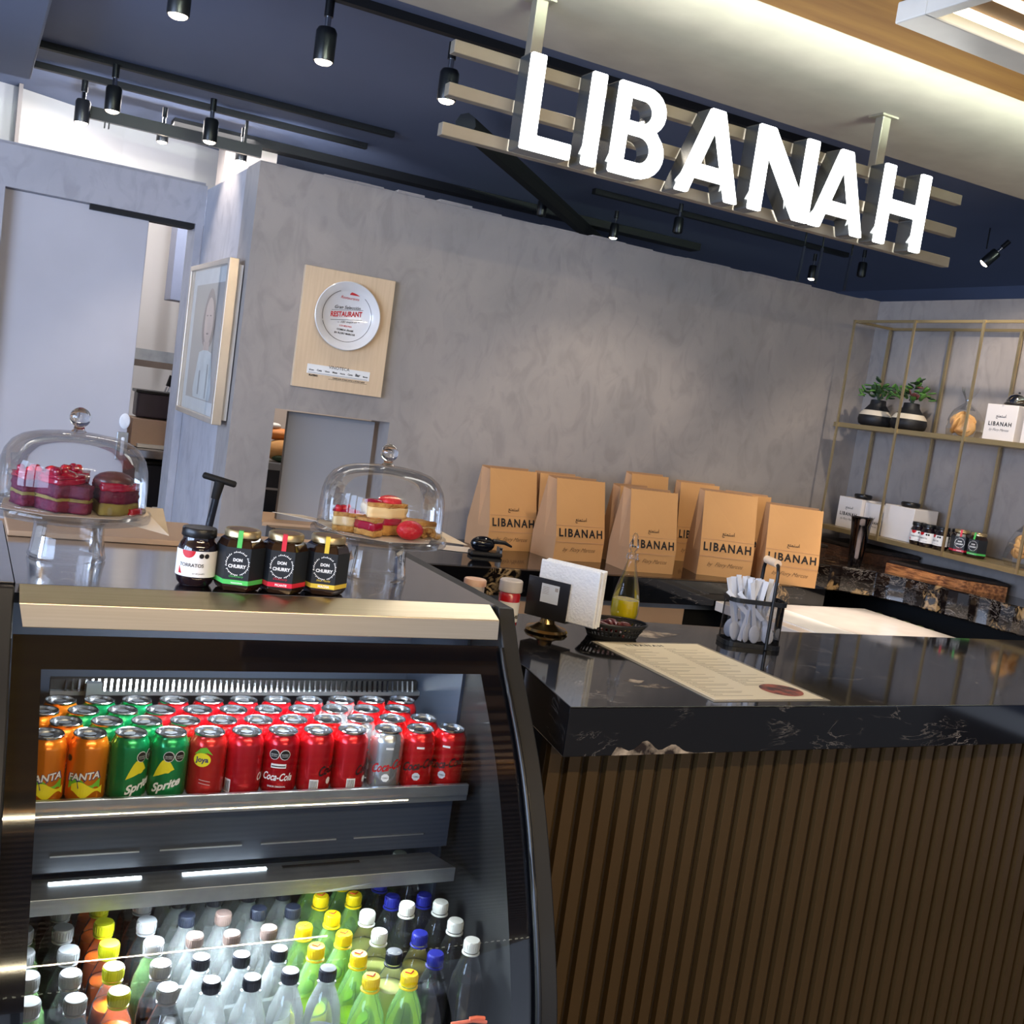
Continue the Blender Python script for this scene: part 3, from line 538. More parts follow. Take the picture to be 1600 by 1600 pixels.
# inner rubber seam beside the glass
W(MB().tube([(.966, y-.012, z) for y, z in cur[3:]], .004, 6).build('glass_seal', M['chrome'] if 0 else M['black'], cb, 60))
def sheet(x0, x1, off, zmax, zmin, nx=1):
    pts = [(y+off, z) for y, z in cur if zmin <= z <= zmax]; m = MB(); vs = [(x0+(x1-x0)*i/nx, y, z) for y, z in pts for i in range(nx+1)]
    fs = [(j*(nx+1)+i, j*(nx+1)+i+1, (j+1)*(nx+1)+i+1, (j+1)*(nx+1)+i) for j in range(len(pts)-1) for i in range(nx)]
    return m.add(vs, fs)
gl = W(sheet(.106, .966, .0, 1.14, .27, 6).build('curved_glass', M['pane'], cb, 60))
W(sheet(.107, .150, .003, 1.14, .27).build('glass_border', M['enamel'], cb, 60)); W(sheet(.918, .966, .003, 1.14, .27).build('glass_border', M['enamel'], cb, 60)); W(sheet(.150, .918, .003, 1.14, 1.070).build('glass_border', M['enamel'], cb, 60))
# top: steel deck, bevelled strip, vertical champagne trim
W(MB().box((.106, 1.865, 1.185), (.967, 2.47, 1.2)).build('top_panel', M['steel'], cb))
m = MB(); a_, b_ = .112, .955
m.add([(a_, 1.866, 1.2), (b_, 1.866, 1.2), (b_+.004, 1.822, 1.178), (a_, 1.822, 1.178), (a_+.008, 1.818, 1.140), (b_+.004, 1.818, 1.140), (a_+.008, 1.835, 1.138), (b_+.004, 1.835, 1.138)], [(0, 1, 2, 3), (3, 2, 5, 4), (4, 5, 7, 6)])
W(m.build('front_trim', M['champagne'], cb, bevel=.0012))
W(MB().box((.05, 2.45, .0), (.99, 2.479, 1.19)).build('back_panel', M['interior'], cb)); W(MB().box((.106, 1.50, .0), (.966, 2.45, .30)).build('base', M['frame'], cb)); W(MB().box((.106, 1.475, .30), (.966, 2.3, .36)).build('bottom_deck', M['steel2'], cb))
W(MB().box((.106, 1.90, 1.16), (.966, 2.45, 1.184)).build('inner_ceiling', M['interior'], cb)); W(MB().box((.106, 2.24, .36), (.966, 2.449, 1.16)).build('inner_back', M['interior'], cb)); W(MB().box((.961, 1.95, .361), (.9675, 2.3, 1.16)).build('inner_liner', M['interior'], cb))
# can shelf with steel front lip, box below with slots
W(MB().box((.155, 1.845, .807), (.955, 2.24, .824)).build('can_shelf', M['steel2'], cb)); W(MB().box((.158, 1.832, .822), (.95, 1.842, .845)).build('shelf_lip', M['steel2'], cb, bevel=.0015))
db = W(MB().box((.155, 1.875, .70), (.94, 1.895, .806)).build('duct_panel', M['interior'], cb))
for x0 in (.20, .38, .56, .74): MB().box((x0, 1.872, .728), (x0+.145, 1.8749, .731)).build('slot', M['steel2'], db)
m = MB(); m.add([(.158, 1.873, .690), (.905, 1.873, .690), (.93, 1.80, .690), (.162, 1.80, .690), (.93, 1.80, .662), (.162, 1.80, .662), (.905, 1.873, .668), (.158, 1.873, .668)], [(0, 1, 2, 3), (3, 2, 4, 5), (1, 6, 4, 2), (0, 3, 5, 7)])
ld = W(m.build('light_ledge', M['steel2'], cb, bevel=.001))
for x0 in (.20, .42, .60): MB().box((x0, 1.850, .6905), (x0+.15, 1.858, .6915)).build('slot', M['led'] if x0 < .5 else M['matte'], ld)
W(MB().box((.33, 1.825, .655), (.62, 1.85, .664)).build('led_tube', M['led'], cb, bevel=.002))
area('cabinet_led', (.47, 1.835, .650), (.50, 1.66, .40), .34, .02, 12, (.84, .94, 1)); area('cabinet_led', (.5, 1.80, .650), (.52, 1.60, .42), .7, .03, 3, (.84, .94, 1))
area('cabinet_led', (.55, 1.93, 1.13), (.52, 1.96, .9), .62, .03, 9, (.92, .97, 1))
# evaporator grille with teeth, clip
gr = W(MB().box((.20, 2.15, .925), (1.0-.04, 2.17, .934)).build('grille_rail', M['steel2'], cb)); W(MB().box((.20, 2.16, .934), (.955, 2.175, .955)).build('grille_back', M['matte'], cb))
x = .245
tt = MB().add([(0, 2.148, .934), (.004, 2.148, .934), (.006, 2.16, .955), (.002, 2.16, .955)], [(0, 1, 2, 3)])
tt.add([(0, 2.150, .934), (.004, 2.150, .934), (.006, 2.162, .955), (.002, 2.162, .955)], [(0, 1, 2, 3)])
t0 = tt.build('tooth', M['chrome'], gr)
for i in range(62):
    t0.location.x = .225 if i == 0 else t0.location.x
    if i: c = t0.copy(); COL.objects.link(c); c.location = (.225+i*.0117, 0, 0)
W(MB().box((.262, 2.13, .910), (.290, 2.147, .955)).build('clip', M['steel2'], cb))

# ------------------------------------------------------------------ cans
BODY = [(.0240, 0), (.0262, .002), (.0318, .0085), (.033, .014), (.033, .099), (.0322, .103), (.0285, .1115), (.0268, .114), (.0268, .117)]
OCT = [(math.cos(PI/8+i*PI/4), math.sin(PI/8+i*PI/4)) for i in range(8)]
def cylmap(r, ang, z0):
    return lambda x, y: (r*math.sin(x/r+ang), -r*math.cos(x/r+ang), z0+y)
def band(m, r, a0, a1, z0, z1, n=10, f=None):
    vs = []; 
    for i in range(n+1):
        a = a0+(a1-a0)*i/n; lo, hi = (z0, z1) if f is None else f(i/n)
        vs += [(r*math.sin(a), -r*math.cos(a), lo), (r*math.sin(a), -r*math.cos(a), hi)]
    return m.add(vs, [(2*i, 2*i+2, 2*i+3, 2*i+1) for i in range(n)])
inkmats = dict(w=flat('print_white', (240, 240, 240)), k=flat('print_black', (20, 20, 22)), b=flat('print_navy', (44, 42, 110)), y=flat('print_yellow', (240, 226, 40)), g=flat('print_leaf', (110, 190, 50)), r=flat('print_red', (196, 20, 34)), gy=flat('print_grey', (190, 194, 198)), o=flat('print_green_dark', (10, 110, 60)))
def cyl_ell(m, f, cx, cy, rx, ry, n=12, half=False):
    vs = []
    for i in range(n+1):
        u = -math.cos(PI*i/n); h = ry*math.sin(PI*i/n); vs += [f(cx+rx*u, cy-h), f(cx+rx*u, cy if half else cy+h)]
    return m.add(vs, [(2*i, 2*i+2, 2*i+3, 2*i+1) for i in range(n)])
def seals(m_w, m_k, m_t, z, ang, r=.0333, s=.0088):
    for k in (-1, 1):
        f0, f1, f2 = cylmap(r, ang+k*s*1.12/r, z), cylmap(r+.0004, ang+k*s*1.12/r, z), cylmap(r+.0008, ang+k*s*1.12/r, z)
        cyl_ell(m_w, f0, 0, 0, s*1.1, s*1.1, 6); cyl_ell(m_k, f1, 0, 0, s*.98, s*.98, 6)
        for j, tx in enumerate(('EXCESO', 'CALORÍAS')): m_t.fn(fit_text(tx, s*1.35), lambda x, y, j=j: f2(x, y-.0004-j*.0032))
def make_can(style, col, metal=.55, rz=0):
    t = thing('soda_can', 'x', 'can'); bm_ = mat('can_lacquer', col, .22, metal, coat=.3)
    MB().lathe(BODY, 28).build('body', bm_, t, 40)
    MB().lathe([(.0268, .1165), (.0272, .119), (.0262, .1205), (.0248, .1195), (.0242, .1150), (.0, .1150)], 28).build('lid', M['can_lid'], t, 40)
    m = MB(); m.add([(.011*math.cos(a), .004+.0075*math.sin(a), .1165) for a in [i*PI/6 for i in range(12)]], [tuple(range(12))]); m.disc(.0045, .1168, 10, (0, -.002))
    m.add([(-.008, -.006, .1153), (.008, -.006, .1153), (.006, -.018, .1153), (-.006, -.018, .1153)], [(0, 1, 2, 3)]); m.build('tab', M['black'] if style in ('silver', 'zero') else M['steel2'], t)
    ms = {k: MB() for k in inkmats}; R = .0332; A = rz
    if style == 'orange':
        band(ms['g'], R, A-.9, A+.75, .03, .05, 12, lambda u: (.030+.006*math.sin(u*9), .046+.008*math.sin(u*7))); band(ms['y'], R+.0002, A-.7, A+.9, .022, .035, 12, lambda u: (.022+.006*math.cos(u*8), .038+.006*math.sin(u*6)))
        ms['b'].fn(fit_text('FANTA', .058, bold=.06, shear=.12), (lambda f: lambda x, y: f(x, y-.0006+x*.12))(cylmap(R+.0006, A-.1, .048))); ms['w'].fn(fit_text('FANTA', .053, bold=.025, shear=.12), (lambda f: lambda x, y: f(x, y+x*.12))(cylmap(R+.0011, A-.1, .0485)))
        ms['b'].add([cylmap(R+.0004, A-.1, .03)(x, y) for x, y in ((-.012, .02), (.006, .02), (-.008, .002))], [(0, 1, 2)])
        ms['k'].add([cylmap(R+.0004, A-1.0, .082)(x*.006, y*.006) for x, y in OCT], [tuple(range(8))])
    if style == 'green':
        band(ms['y'], R, A-.75, A+.35, .05, .07, 10, lambda u: (.046+.016*u, .046+.016*u+.026*math.sin(u*PI))); ms['w'].fn(fit_text('Sprite', .05, bold=.035, shear=.25), (lambda f: lambda x, y: f(x, y+x*.32))(cylmap(R+.001, A, .028)))
        ms['y'].add([cylmap(R+.0006, A-.02, .060)(x*.006, y*.0045) for x, y in OCT], [tuple(range(8))]); seals(ms['w'], ms['k'], ms['w'], .085, A+.3); ms['w'].fn(fit_text('REFRESCO', .02), cylmap(R+.0006, A+.55, .012))
    if style == 'joya':
        ms['g'].add([cylmap(R+.0003, A-.18, .092)(x, y) for x, y in ((-.017, -.006), (-.006, .006), (.004, .008), (.016, -.006), (.006, -.002), (-.004, -.004))], [(0, 1, 2, 3, 4, 5)])
        cyl_ell(ms['y'], cylmap(R+.0005, A-.25, .077), 0, 0, .0155, .0125); ms['b'].fn(fit_text('Joya', .023, bold=.03), cylmap(R+.001, A-.25, .0735))
        for k in (0, 1): band(ms['w'], R, A-.3, A+.3, .04, .04, 8, lambda u, k=k: (.041-k*.006-.004*u, .0416-k*.006-.004*u))
    if style == 'red':
        seals(ms['w'], ms['k'], ms['w'], .083, A); band(ms['w'], R, A-.42, A+.42, .058, .066, 6); band(ms['k'], R+.0004, A-.38, A+.38, .0605, .0625, 6)
        ms['w'].fn(fit_text('Coca-Cola', .056, bold=.02, shear=.35), (lambda f: lambda x, y: f(x, y*1.5))(cylmap(R+.0006, A, .035))); ms['w'].fn(fit_text('SABOR ORIGINAL', .034, bold=.01), cylmap(R+.0006, A, .022))
    if style in ('redback', 'silverback', 'zero', 'silver'):
        ik = 'k' if style in ('zero', 'redback') else 'r'
        if style in ('zero', 'silver'):
            ms[ik].fn(fit_text('Coca-Cola', .070, bold=.02, shear=.35), (lambda f: lambda x, y: f(x, y*1.5+x*.22))(cylmap(R+.0006, A, .048)))
            ms['gy' if ik == 'k' else 'w'].add([cylmap(R+.0006, A-.2, .033)(x*.008, y*.008) for x, y in OCT], [tuple(range(8))]); ms['k'].fn(fit_text('CERO', .010), cylmap(R+.0011, A-.2, .0315)); band(ms['w'], R, A-.35, A+.1, .088, .092, 5)
        else:
            band(ms['w'], R, A-.35, A+.15, .010, .034, 5)
            for k in range(7): band(ms['k'], R+.0005, A-.3+k*.06, A-.275+k*.06, .014, .032, 1)
            ms[ik].fn(fit_text('Coca-Cola', .07, bold=.02, shear=.35), (lambda f: lambda x, y: f(x, y*1.5+x*.22))(cylmap(R+.0006, A+1.15, .048))); ms['w'].add([cylmap(R+.0006, A+.8, .03)(x*.006, y*.007) for x, y in OCT], [tuple(range(8))])
    if style == 'redplain':
        band(ms['w'], R, A-1.2, A-.75, .010, .036, 5); ms['w'].fn(fit_text('Coca-Cola', .056, bold=.02, shear=.35), (lambda f: lambda x, y: f(x, y*1.5))(cylmap(R+.0006, A+1.6, .035)))
        for k in range(6): band(ms['k'], R+.0005, A-1.15+k*.06, A-1.12+k*.06, .013, .033, 1)
    for k, mb in ms.items():
        if mb.f: mb.build('print', inkmats[k], t, solid=0)
    remember(t); return t
RED = (206, 24, 36)
CAN = dict(orange=make_can('orange', (242, 132, 26)), green=make_can('green', (0, 146, 84)), joya=make_can('joya', (206, 40, 40)), red=make_can('red', (190, 12, 30)), redplain=make_can('redplain', (204, 26, 40)),
           redback=make_can('redback', RED), zero=make_can('zero', (206, 22, 30)), silver=make_can('silver', (200, 204, 208), .8))
used = set()
CNAME = dict(orange='orange soda can with white lettering', green='green soda can with yellow splash', joya='red fruit soda can with yellow oval', red='red cola can with white script and two black seals', redplain='plain looking red cola can turned sideways', redback='red cola can showing its barcode', zero='red cola can with black script', silver='silver cola can with red script')
def put_can(style, x, y, rz, label, group='soda cans on the upper cabinet shelf'):
    o = CAN[style]
    if style in used: dup(o, (x, y, .8245), rz, label, group)
    else: used.add(style); o.location = (x, y, .8245); o.rotation_euler = (0, 0, rz); o['label'] = label; o['group'] = group
row1 = [(56, 1146, 'orange', .35), (131, 1148, 'orange', .1), (198, 1152, 'green', .75), (257, 1145, 'green', .05), (318, 1145, 'joya', .0), (378, 1145, 'redplain', .1), (434, 1144, 'red', -.1), (491, 1141, 'redback', .1), (542, 1140, 'redback', .25), (596, 1140, 'silver', .2), (645, 1138, 'zero', .1), (706, 1137, 'zero', -.25)]
row2 = [(98, 1125, 'orange', .5), (163, 1126, 'green', .4), (221, 1124, 'green', .9), (295, 1125, 'joya', .6), (354, 1125, 'red', .3), (409, 1125, 'redplain', .5), (486, 1123, 'redback', 0), (537, 1122, 'zero', .4), (587, 1121, 'silver', .1), (637, 1118, 'zero', .2), (687, 1117, 'zero', .5)]
FACE = -.22  # cans face the viewer, slightly left
for i, (px_, py_, st, rz) in enumerate(row1):
    p = at(px_, py_, 'z', .943); px2 = p.x
    put_can(st, .178+.0668*i+ (.006 if i > 8 else 0), 1.882, FACE+rz, CNAME[st]+', %s from left in front row' % ORD[i])
for i, (px_, py_, st, rz) in enumerate(row2):
    p = at(px_, py_, 'z', .943)
    put_can(st, .2115+.0672*i, 1.943, FACE+rz, CNAME[st]+', %s from left in second row' % ORD[i])
r3 = ['orange', 'green', 'green', 'redplain', 'red', 'redplain', 'red', 'redback', 'silver', 'zero', 'zero']
for j in range(2):
    for i, st in enumerate(r3):
        put_can(st, .178+.0335*(j % 2)+.0672*i, 2.004+j*.061, FACE+random.uniform(-.5, .5), CNAME[st]+', %s in the %s row' % (ORD[i], ORD[j+2]))

# ------------------------------------------------------------------ bottles
capm = {k: flat(k+'_cap_plastic', c, .35) for k, c in dict(yellow=(224, 196, 14), lime=(160, 162, 14), black=(22, 26, 38), brown=(84, 70, 66), white=(205, 206, 200), blue=(34, 40, 140), grey=(112, 114, 118)).items()}
liqm = dict(water=None, orange=mat('orange_drink', (240, 116, 22), .15, c2=(214, 86, 12), emit=(.8, .2, .02), es=.0, coat=.5), lime=mat('lime_drink', (224, 236, 40), .2, coat=.4), milky=mat('milky_lemonade', (206, 210, 120), .35), olive=mat('amber_tea', (150, 138, 60), .3), dark=mat('dark_cola', (16, 10, 14), .1, coat=.5), purple=mat('dark_grape_drink', (24, 20, 40), .1, coat=.5), green=None)
BP = [(.0, .0), (.026, .0), (.0315, .006), (.0325, .02), (.0325, .06), (.0305, .07), (.0305, .10), (.0325, .11), (.0325, .135), (.029, .160), (.020, .185), (.0135, .200), (.0130, .212)]
def make_bottle(kind, cap, liq, tint='pet', h=1.0, fill=.15, label=None):
    t = thing('drink_bottle', 'x', 'bottle'); pr_ = [(r, z*h) for r, z in BP]
    MB().lathe(pr_, 20).build('shell', M[tint], t, 40)
    if liqm.get(liq): 
        q = [(r*.93 if r else 0, z+.001) for r, z in pr_ if z <= fill*h+.001]; rr = q[-1][0]; q.append((0, q[-1][1])); MB().lathe(q, 20).build('liquid', liqm[liq], t, 40)
    cs = 1.15 if kind in ('orange', 'cola', 'green') else 1.0; m = MB(); zc = .212*h-.004; m.lathe([(.0146*cs, zc), (.0150*cs, zc+.003), (.0150*cs, zc+.017), (.0138*cs, zc+.020), (0, zc+.0205)], 24)
    for i in range(24):
        a = 2*PI*i/24; m.cbox((0, 0, 0), (.0012, .0012, .013), Matrix.Translation((.0150*cs*math.cos(a), .0150*cs*math.sin(a), zc+.010)) @ Matrix.Rotation(a, 4, 'Z'))
    c = m.build('cap', capm[cap], t, 40)
    MB().lathe([(.0142, zc-.006), (.0168, zc-.005), (.0168, zc-.003), (.0142, zc-.002)], 20).build('neck_ring', capm[cap] if kind != 'water' else M['pet'], t, 40)
    if label: MB().lathe([(.0328, .062*h), (.0332, .063*h), (.0332, .108*h), (.0328, .109*h)], 20).build('wrapper', label, t, 40)
    if kind == 'lemon':
        m = MB(); zc2 = zc+.0212; m.tube([(-.008, .003, zc2), (0, -.004, zc2), (.008, .004, zc2)], .0012, 4); m.build('cap_print', inkmats['r'], c)
    remember(t); t['h'] = h; return t
lab_y = flat('lime_label', (226, 232, 30)); lab_w = flat('white_label', (226, 232, 236)); lab_o = flat('orange_label', (232, 120, 30))
BT = dict(water=make_bottle('water', 'black', 'water', 'pet_water', 1.0, 0, lab_w), waterb=make_bottle('water', 'brown', 'water', 'pet_water', 1.0, 0, lab_w), lemon=make_bottle('lemon', 'yellow', 'lime', 'pet_green', 1.0, .112, lab_y),
          orange=make_bottle('orange', 'lime', 'orange', 'pet', 1.0, .165, lab_o), milky=make_bottle('milky', 'white', 'milky', 'pet', 1.0, .165), milkyb=make_bottle('milky', 'black', 'milky', 'pet', 1.0, .165), oliveb=make_bottle('olive', 'blue', 'olive', 'pet', 1.0, .165),
          blue=make_bottle('dark', 'blue', 'purple', 'pet', 1.0, .165), darkw=make_bottle('dark', 'white', 'dark', 'pet', 1.10, .165), cola=make_bottle('cola', 'grey', 'dark', 'pet', 1.0, .165, None), greenw=make_bottle('green', 'grey', 'purple', 'pet_green', 1.0, .135))
BN = dict(water='clear water bottle with black cap', waterb='clear water bottle with brown cap', lemon='green lemon soda bottle with yellow cap', orange='orange drink bottle with lime yellow cap', milky='pale lemonade bottle with white cap', milkyb='pale lemonade bottle with black cap', oliveb='amber drink bottle with blue cap', blue='dark drink bottle with blue cap', darkw='tall dark bottle with white cap', cola='dark cola bottle with grey cap', greenw='green glass look bottle with grey cap')
usedb = set()
def put_bottle(k, x, y, label, rz=0):
    o = BT[k]
    if k in usedb: dup(o, (x, y, .361), rz, label, 'bottles in the lower part of the cabinet')
    else: usedb.add(k); o.location = (x, y, .361); o.rotation_euler = (0, 0, rz); o['label'] = label; o['group'] = 'bottles in the lower part of the cabinet'
cols = [('greenw', .172), ('cola', .238), ('orange', .304), ('cola', .378), ('water', .447), ('water', .514), ('water', .580), ('water', .646), ('lemon', .712), ('lemon', .778), ('blue', .850), ('darkw', .918)]
cdesc = ['leftmost column', 'second column from left', 'third column from left', 'fourth column from left', 'fifth column from left', 'sixth column from left', 'seventh column from left', 'eighth column from left', 'ninth column from left', 'tenth column from left', 'second column from right', 'rightmost column']
alt = {(4, 2): 'waterb', (5, 2): 'waterb', (4, 3): 'water', (5, 3): 'waterb', (6, 2): 'waterb', (7, 1): 'lemon', (7, 2): 'lemon', (10, 1): 'oliveb', (10, 2): 'darkw', (9, 2): 'milky', (9, 3): 'milky', (9, 1): 'milkyb', (8, 3): 'lemon', (3, 2): 'greenw', (11, 3): 'blue', (10, 3): 'blue'}
for i, (k, x) in enumerate(cols):
    for j in range(6):
        st = alt.get((i, j), k); y = (1.625 if i in (8, 9) else 1.672)+j*.0745+(.0 if i % 2 else .006); xx = x
        if y > 2.19 or (i == 0 and j > 4): continue
        put_bottle(st, xx+random.uniform(-.002, .002), y, '%s, %s from front in %s' % (BN[st], ORD[j], cdesc[i]), 0)
q = at(745, 1594, 'y', 1.50); t = thing('coral_wire_clip', 'small coral coloured wire clip at the foot of the dark bottles', 'clip', (0, 0, 0))
MB().tube([at(705, 1600, 'y', 1.50), at(738, 1595, 'y', 1.50), at(760, 1597, 'y', 1.50)], .003, 6).build('rod', flat('coral', (232, 120, 92)), t, 40); MB().tube([at(734, 1592, 'y', 1.495), at(745, 1590, 'y', 1.495), at(757, 1591, 'y', 1.495)], .0035, 6).build('hook', flat('coral2', (232, 120, 92)), t, 40)
for d_ in [o for k, o in list(CAN.items())+list(BT.items()) if o['label'] == 'x']:
    for c in [x for x in d_.children_recursive]+[d_]: bpy.data.objects.remove(c)
# ================================================================== ON THE CABINET TOP (z = 1.20)
TOP = 1.2005
def make_stand():
    t = thing('cake_stand', 'x', 'cake stand')
    MB().lathe([(.066, 0), (.068, .004), (.066, .012), (.0625, .035), (.061, .058), (.064, .072), (.078, .079)], 40).lathe([(.060, .058), (.0605, .030), (.062, .010), (.064, .003)], 40).build('pedestal', M['glass_dome'], t, 50)
    MB().lathe([(0, .079), (.10, .079), (.130, .077), (.1385, .079), (.1405, .083), (.1405, .091), (.1385, .095), (.134, .094), (.131, .088), (0, .086)], 56).build('plate', M['glass_dome'], t, 50)
    return t
def make_dome():
    t = thing('glass_dome', 'x', 'dome')
    MB().lathe([(.1285, 0), (.1295, .002), (.1285, .05), (.1265, .075), (.121, .095), (.110, .112), (.093, .124), (.070, .131), (.040, .135), (.014, .137)], 56).build('bell', M['glass_dome'], t, 60)
    MB().lathe([(.1285, 0), (.130, .001), (.130, .004), (.1285, .005)], 56).build('rim', M['glass'], t, 60)
    m = MB(); m.lathe([(.014, .137), (.010, .141), (.009, .146)], 20).blob((0, 0, .163), .0185, .0185, .0185, 24, 14); m.build('knob', mat('solid_glass', (250, 250, 250), .02, trans=1, ior=1.5) if 'knob' not in _K else _K['knob'], t, 60)
    return t
_K = {}
st = make_stand(); do = make_dome(); remember(st); remember(do)
LX, LY, RX, RY = .201, 2.112, .793, 2.09
st.location = (RX, RY, TOP); st['label'] = 'right glass cake stand beside the hexagonal jars'; st['group'] = 'glass cake stands on the drinks cabinet'
dup(st, (LX, LY, TOP), .3, 'left glass cake stand cut by the photo edge')
do.location = (RX, RY, TOP+.0955); do['label'] = 'right glass dome covering pastries with strawberries'; do['group'] = 'glass domes over the cakes'
dup(do, (LX, LY, TOP+.0955), .3, 'left glass dome covering dark crimson cake slices')
PZ = TOP+.0885
def sheet_paper(name, cx, cy, z, pts, lab, mt=None, lift=0):
    m = MB(); m.add([(cx, cy, z)]+[(cx+x, cy+y, z+dz) for x, y, dz in pts], [(0, i+1, (i+1) % len(pts)+1) for i in range(len(pts))])
    return tag(m.build(name, mt or M['parch'], None, solid=.0008), lab, 'paper')
sheet_paper('baking_paper', LX, LY, PZ+.003, [(-.12, -.06, 0), (-.05, -.11, 0), (.07, -.108, .001), (.128, -.03, .008), (.168, -.055, -.030), (.165, .02, .009), (.10, .09, 0), (-.02, .12, 0), (-.11, .07, 0)], 'sheet of baking paper hanging over the left cake stand rim')
sheet_paper('baking_paper', RX, RY, PZ+.003, [(-.10, -.06, 0), (-.02, -.12, 0), (.07, -.10, 0), (.127, .0, .010), (.19, -.03, -.008), (.15, .05, .010), (.08, .10, 0), (-.10, .09, .0), (-.135, .10, .010), (-.20, .10, .012), (-.128, .035, .010)], 'sheet of baking paper under the pastries of the right stand')
def wedge(name, lab, cat, x, y, rz, L, Wd, layers, grp, top=None, z=PZ+.006):
    t = thing(name, lab, cat, (x, y, z), rz, grp); z0 = 0
    for nm, h, mt in layers:
        m = MB(); m.prism([(0, -Wd/2), (L*.5, -Wd*.42), (L, 0), (L*.5, Wd*.42), (0, Wd/2)] if L > .05 else [(0, -Wd/2), (L, -Wd/3), (L, Wd/3), (0, Wd/2)], z0, z0+h)
        o = m.build(nm, mt, t); bm = bmesh.new(); bm.from_mesh(o.data); bmesh.ops.triangulate(bm, faces=[f for f in bm.faces if len(f.verts) > 4]); bmesh.ops.subdivide_edges(bm, edges=bm.edges[:], cuts=3, use_grid_fill=True)
        for v in bm.verts: v.co += Vector((random.uniform(-1, 1), random.uniform(-1, 1), random.uniform(-.6, .6)))*.0016
        bm.to_mesh(o.data); bm.free(); o.data.polygons.foreach_set('use_smooth', [True]*len(o.data.polygons)); z0 += h
    if top: top(t, z0)
    return t
def sb(t, z):  # strawberry half
    MB().blob((.02, 0, z+.004), .020, .014, .011, 14, 8).build('strawberry', M['straw'], t, 60)
def glaz(t, z):
    for k in range(7): MB().blob((random.uniform(.005, .055), random.uniform(-.018, .018), z+.006), .008, .0075, .0075, 9, 6, jit=.12).build('berry', M['berry'] if k % 3 else M['straw'], t, 60)
    m = MB(); m.blob((.025, 0, z), .030, .024, .009, 14, 6, jit=.08); m.build('glaze_topping', M['berry'], t, 60)
def dome_c(t, z):
    m = MB(); m.blob((.028, 0, z), .036, .03, .019, 18, 8); m.build('cocoa_dome', M['choc'], t, 60); mm = MB(); mm.lathe([(.022, z+.002), (.033, z), (.036, z+.006), (.03, z+.010)], 12, (.028, 0)); mm.build('wrap_edge', M['film'], t, 60)
crim = [('sponge', .020, M['velvet']), ('filling', .006, M['pist']), ('sponge', .022, M['velvet']), ('crimson_glaze', .010, M['berry'])]
g1 = 'cake slices under the left dome'
wedge('cake_slice', 'crimson glazed cake slice at the far left under the left dome', 'cake', LX-.095, LY-.02, .3, .085, .06, crim, g1, glaz)
wedge('cake_slice', 'crimson cake slice with raised red petals, left of centre under the left dome', 'cake', LX-.05, LY-.07, .5, .08, .065, crim+[('cream', .006, M['berry'])], g1, glaz)
wedge('cake_slice', 'low berry cake slice in the middle front under the left dome', 'cake', LX-.01, LY-.085, 1.1, .07, .06, crim[:3], g1, None)
wedge('cake_slice', 'cake slice topped by a brown cocoa dome, right half of the left dome', 'cake', LX+.035, LY-.05, .1, .075, .08, [('base', .022, M['pist']), ('sponge', .022, M['velvet']), ('crimson_glaze', .014, M['berry'])], g1, dome_c)
wedge('cake_slice', 'dark crimson cake slice at the back under the left dome', 'cake', LX-.02, LY+.03, .9, .09, .07, crim, g1, glaz)
wedge('cake_slice', 'small coral red piece at the right rim under the left dome', 'cake', LX+.085, LY-.055, .6, .03, .04, [('glaze', .012, M['straw'])], g1, None)
g2 = 'pastries under the right dome'
past = [('crumb_base', .012, M['crumb']), ('cream', .018, M['creamy']), ('crumb_top', .008, M['crumb'])]
wedge('pastry_slice', 'tall cream pastry slice crowned by a red strawberry, middle of the right dome', 'pastry', RX-.045, RY-.02, -.1, .09, .07, [('crumb_base', .02, M['crumb']), ('berry_filling', .014, M['berry']), ('cream', .022, M['creamy']), ('crumb_top', .008, M['crumb'])], g2, lambda t, z: (MB().blob((.05, 0, z+.002), .026, .02, .014, 14, 8).build('strawberry', M['straw'], t, 60), MB().blob((.015, -.01, z+.001), .02, .014, .006, 12, 6).build('berry_sauce', M['berry'], t, 60)))
wedge('pastry_slice', 'pastry slice with crimson sauce at the left under the right dome', 'pastry', RX-.105, RY-.01, -.3, .07, .06, past, g2, glaz)
wedge('pastry_slice', 'berry stained pastry in the front left under the right dome', 'pastry', RX-.06, RY-.07, .5, .06, .05, [('crumb_base', .012, M['crumb']), ('berry_filling', .016, M['berry']), ('crumb_top', .006, M['crumb'])], g2, None)
wedge('pastry_slice', 'crumbly pastry slice lying at the right under the right dome', 'pastry', RX+.035, RY-.02, -.3, .075, .06, [('crumb_base', .014, M['crumb']), ('cream', .010, M['creamy']), ('crumb_top', .010, M['crumb'])], g2, None)
t = thing('strawberry_half', 'big glossy red strawberry half in front under the right dome', 'fruit', (RX+.035, RY-.078, PZ+.004)); MB().blob((0, 0, .020), .029, .018, .020, 18, 10).build('flesh', M['straw'], t, 60)
t = thing('pastry_crumbs', 'golden crumbs at the right inside the right dome', 'pastry', (RX+.08, RY-.05, PZ+.004)); m = MB(); [m.blob((random.uniform(-.02, .02), random.uniform(-.02, .02), .006+random.uniform(0, .014)), .008, .008, .006, 7, 5, jit=.2) for _ in range(16)]; o = m.build('crumb_heap', M['crumb'], t, 60); o['kind'] = 'stuff'

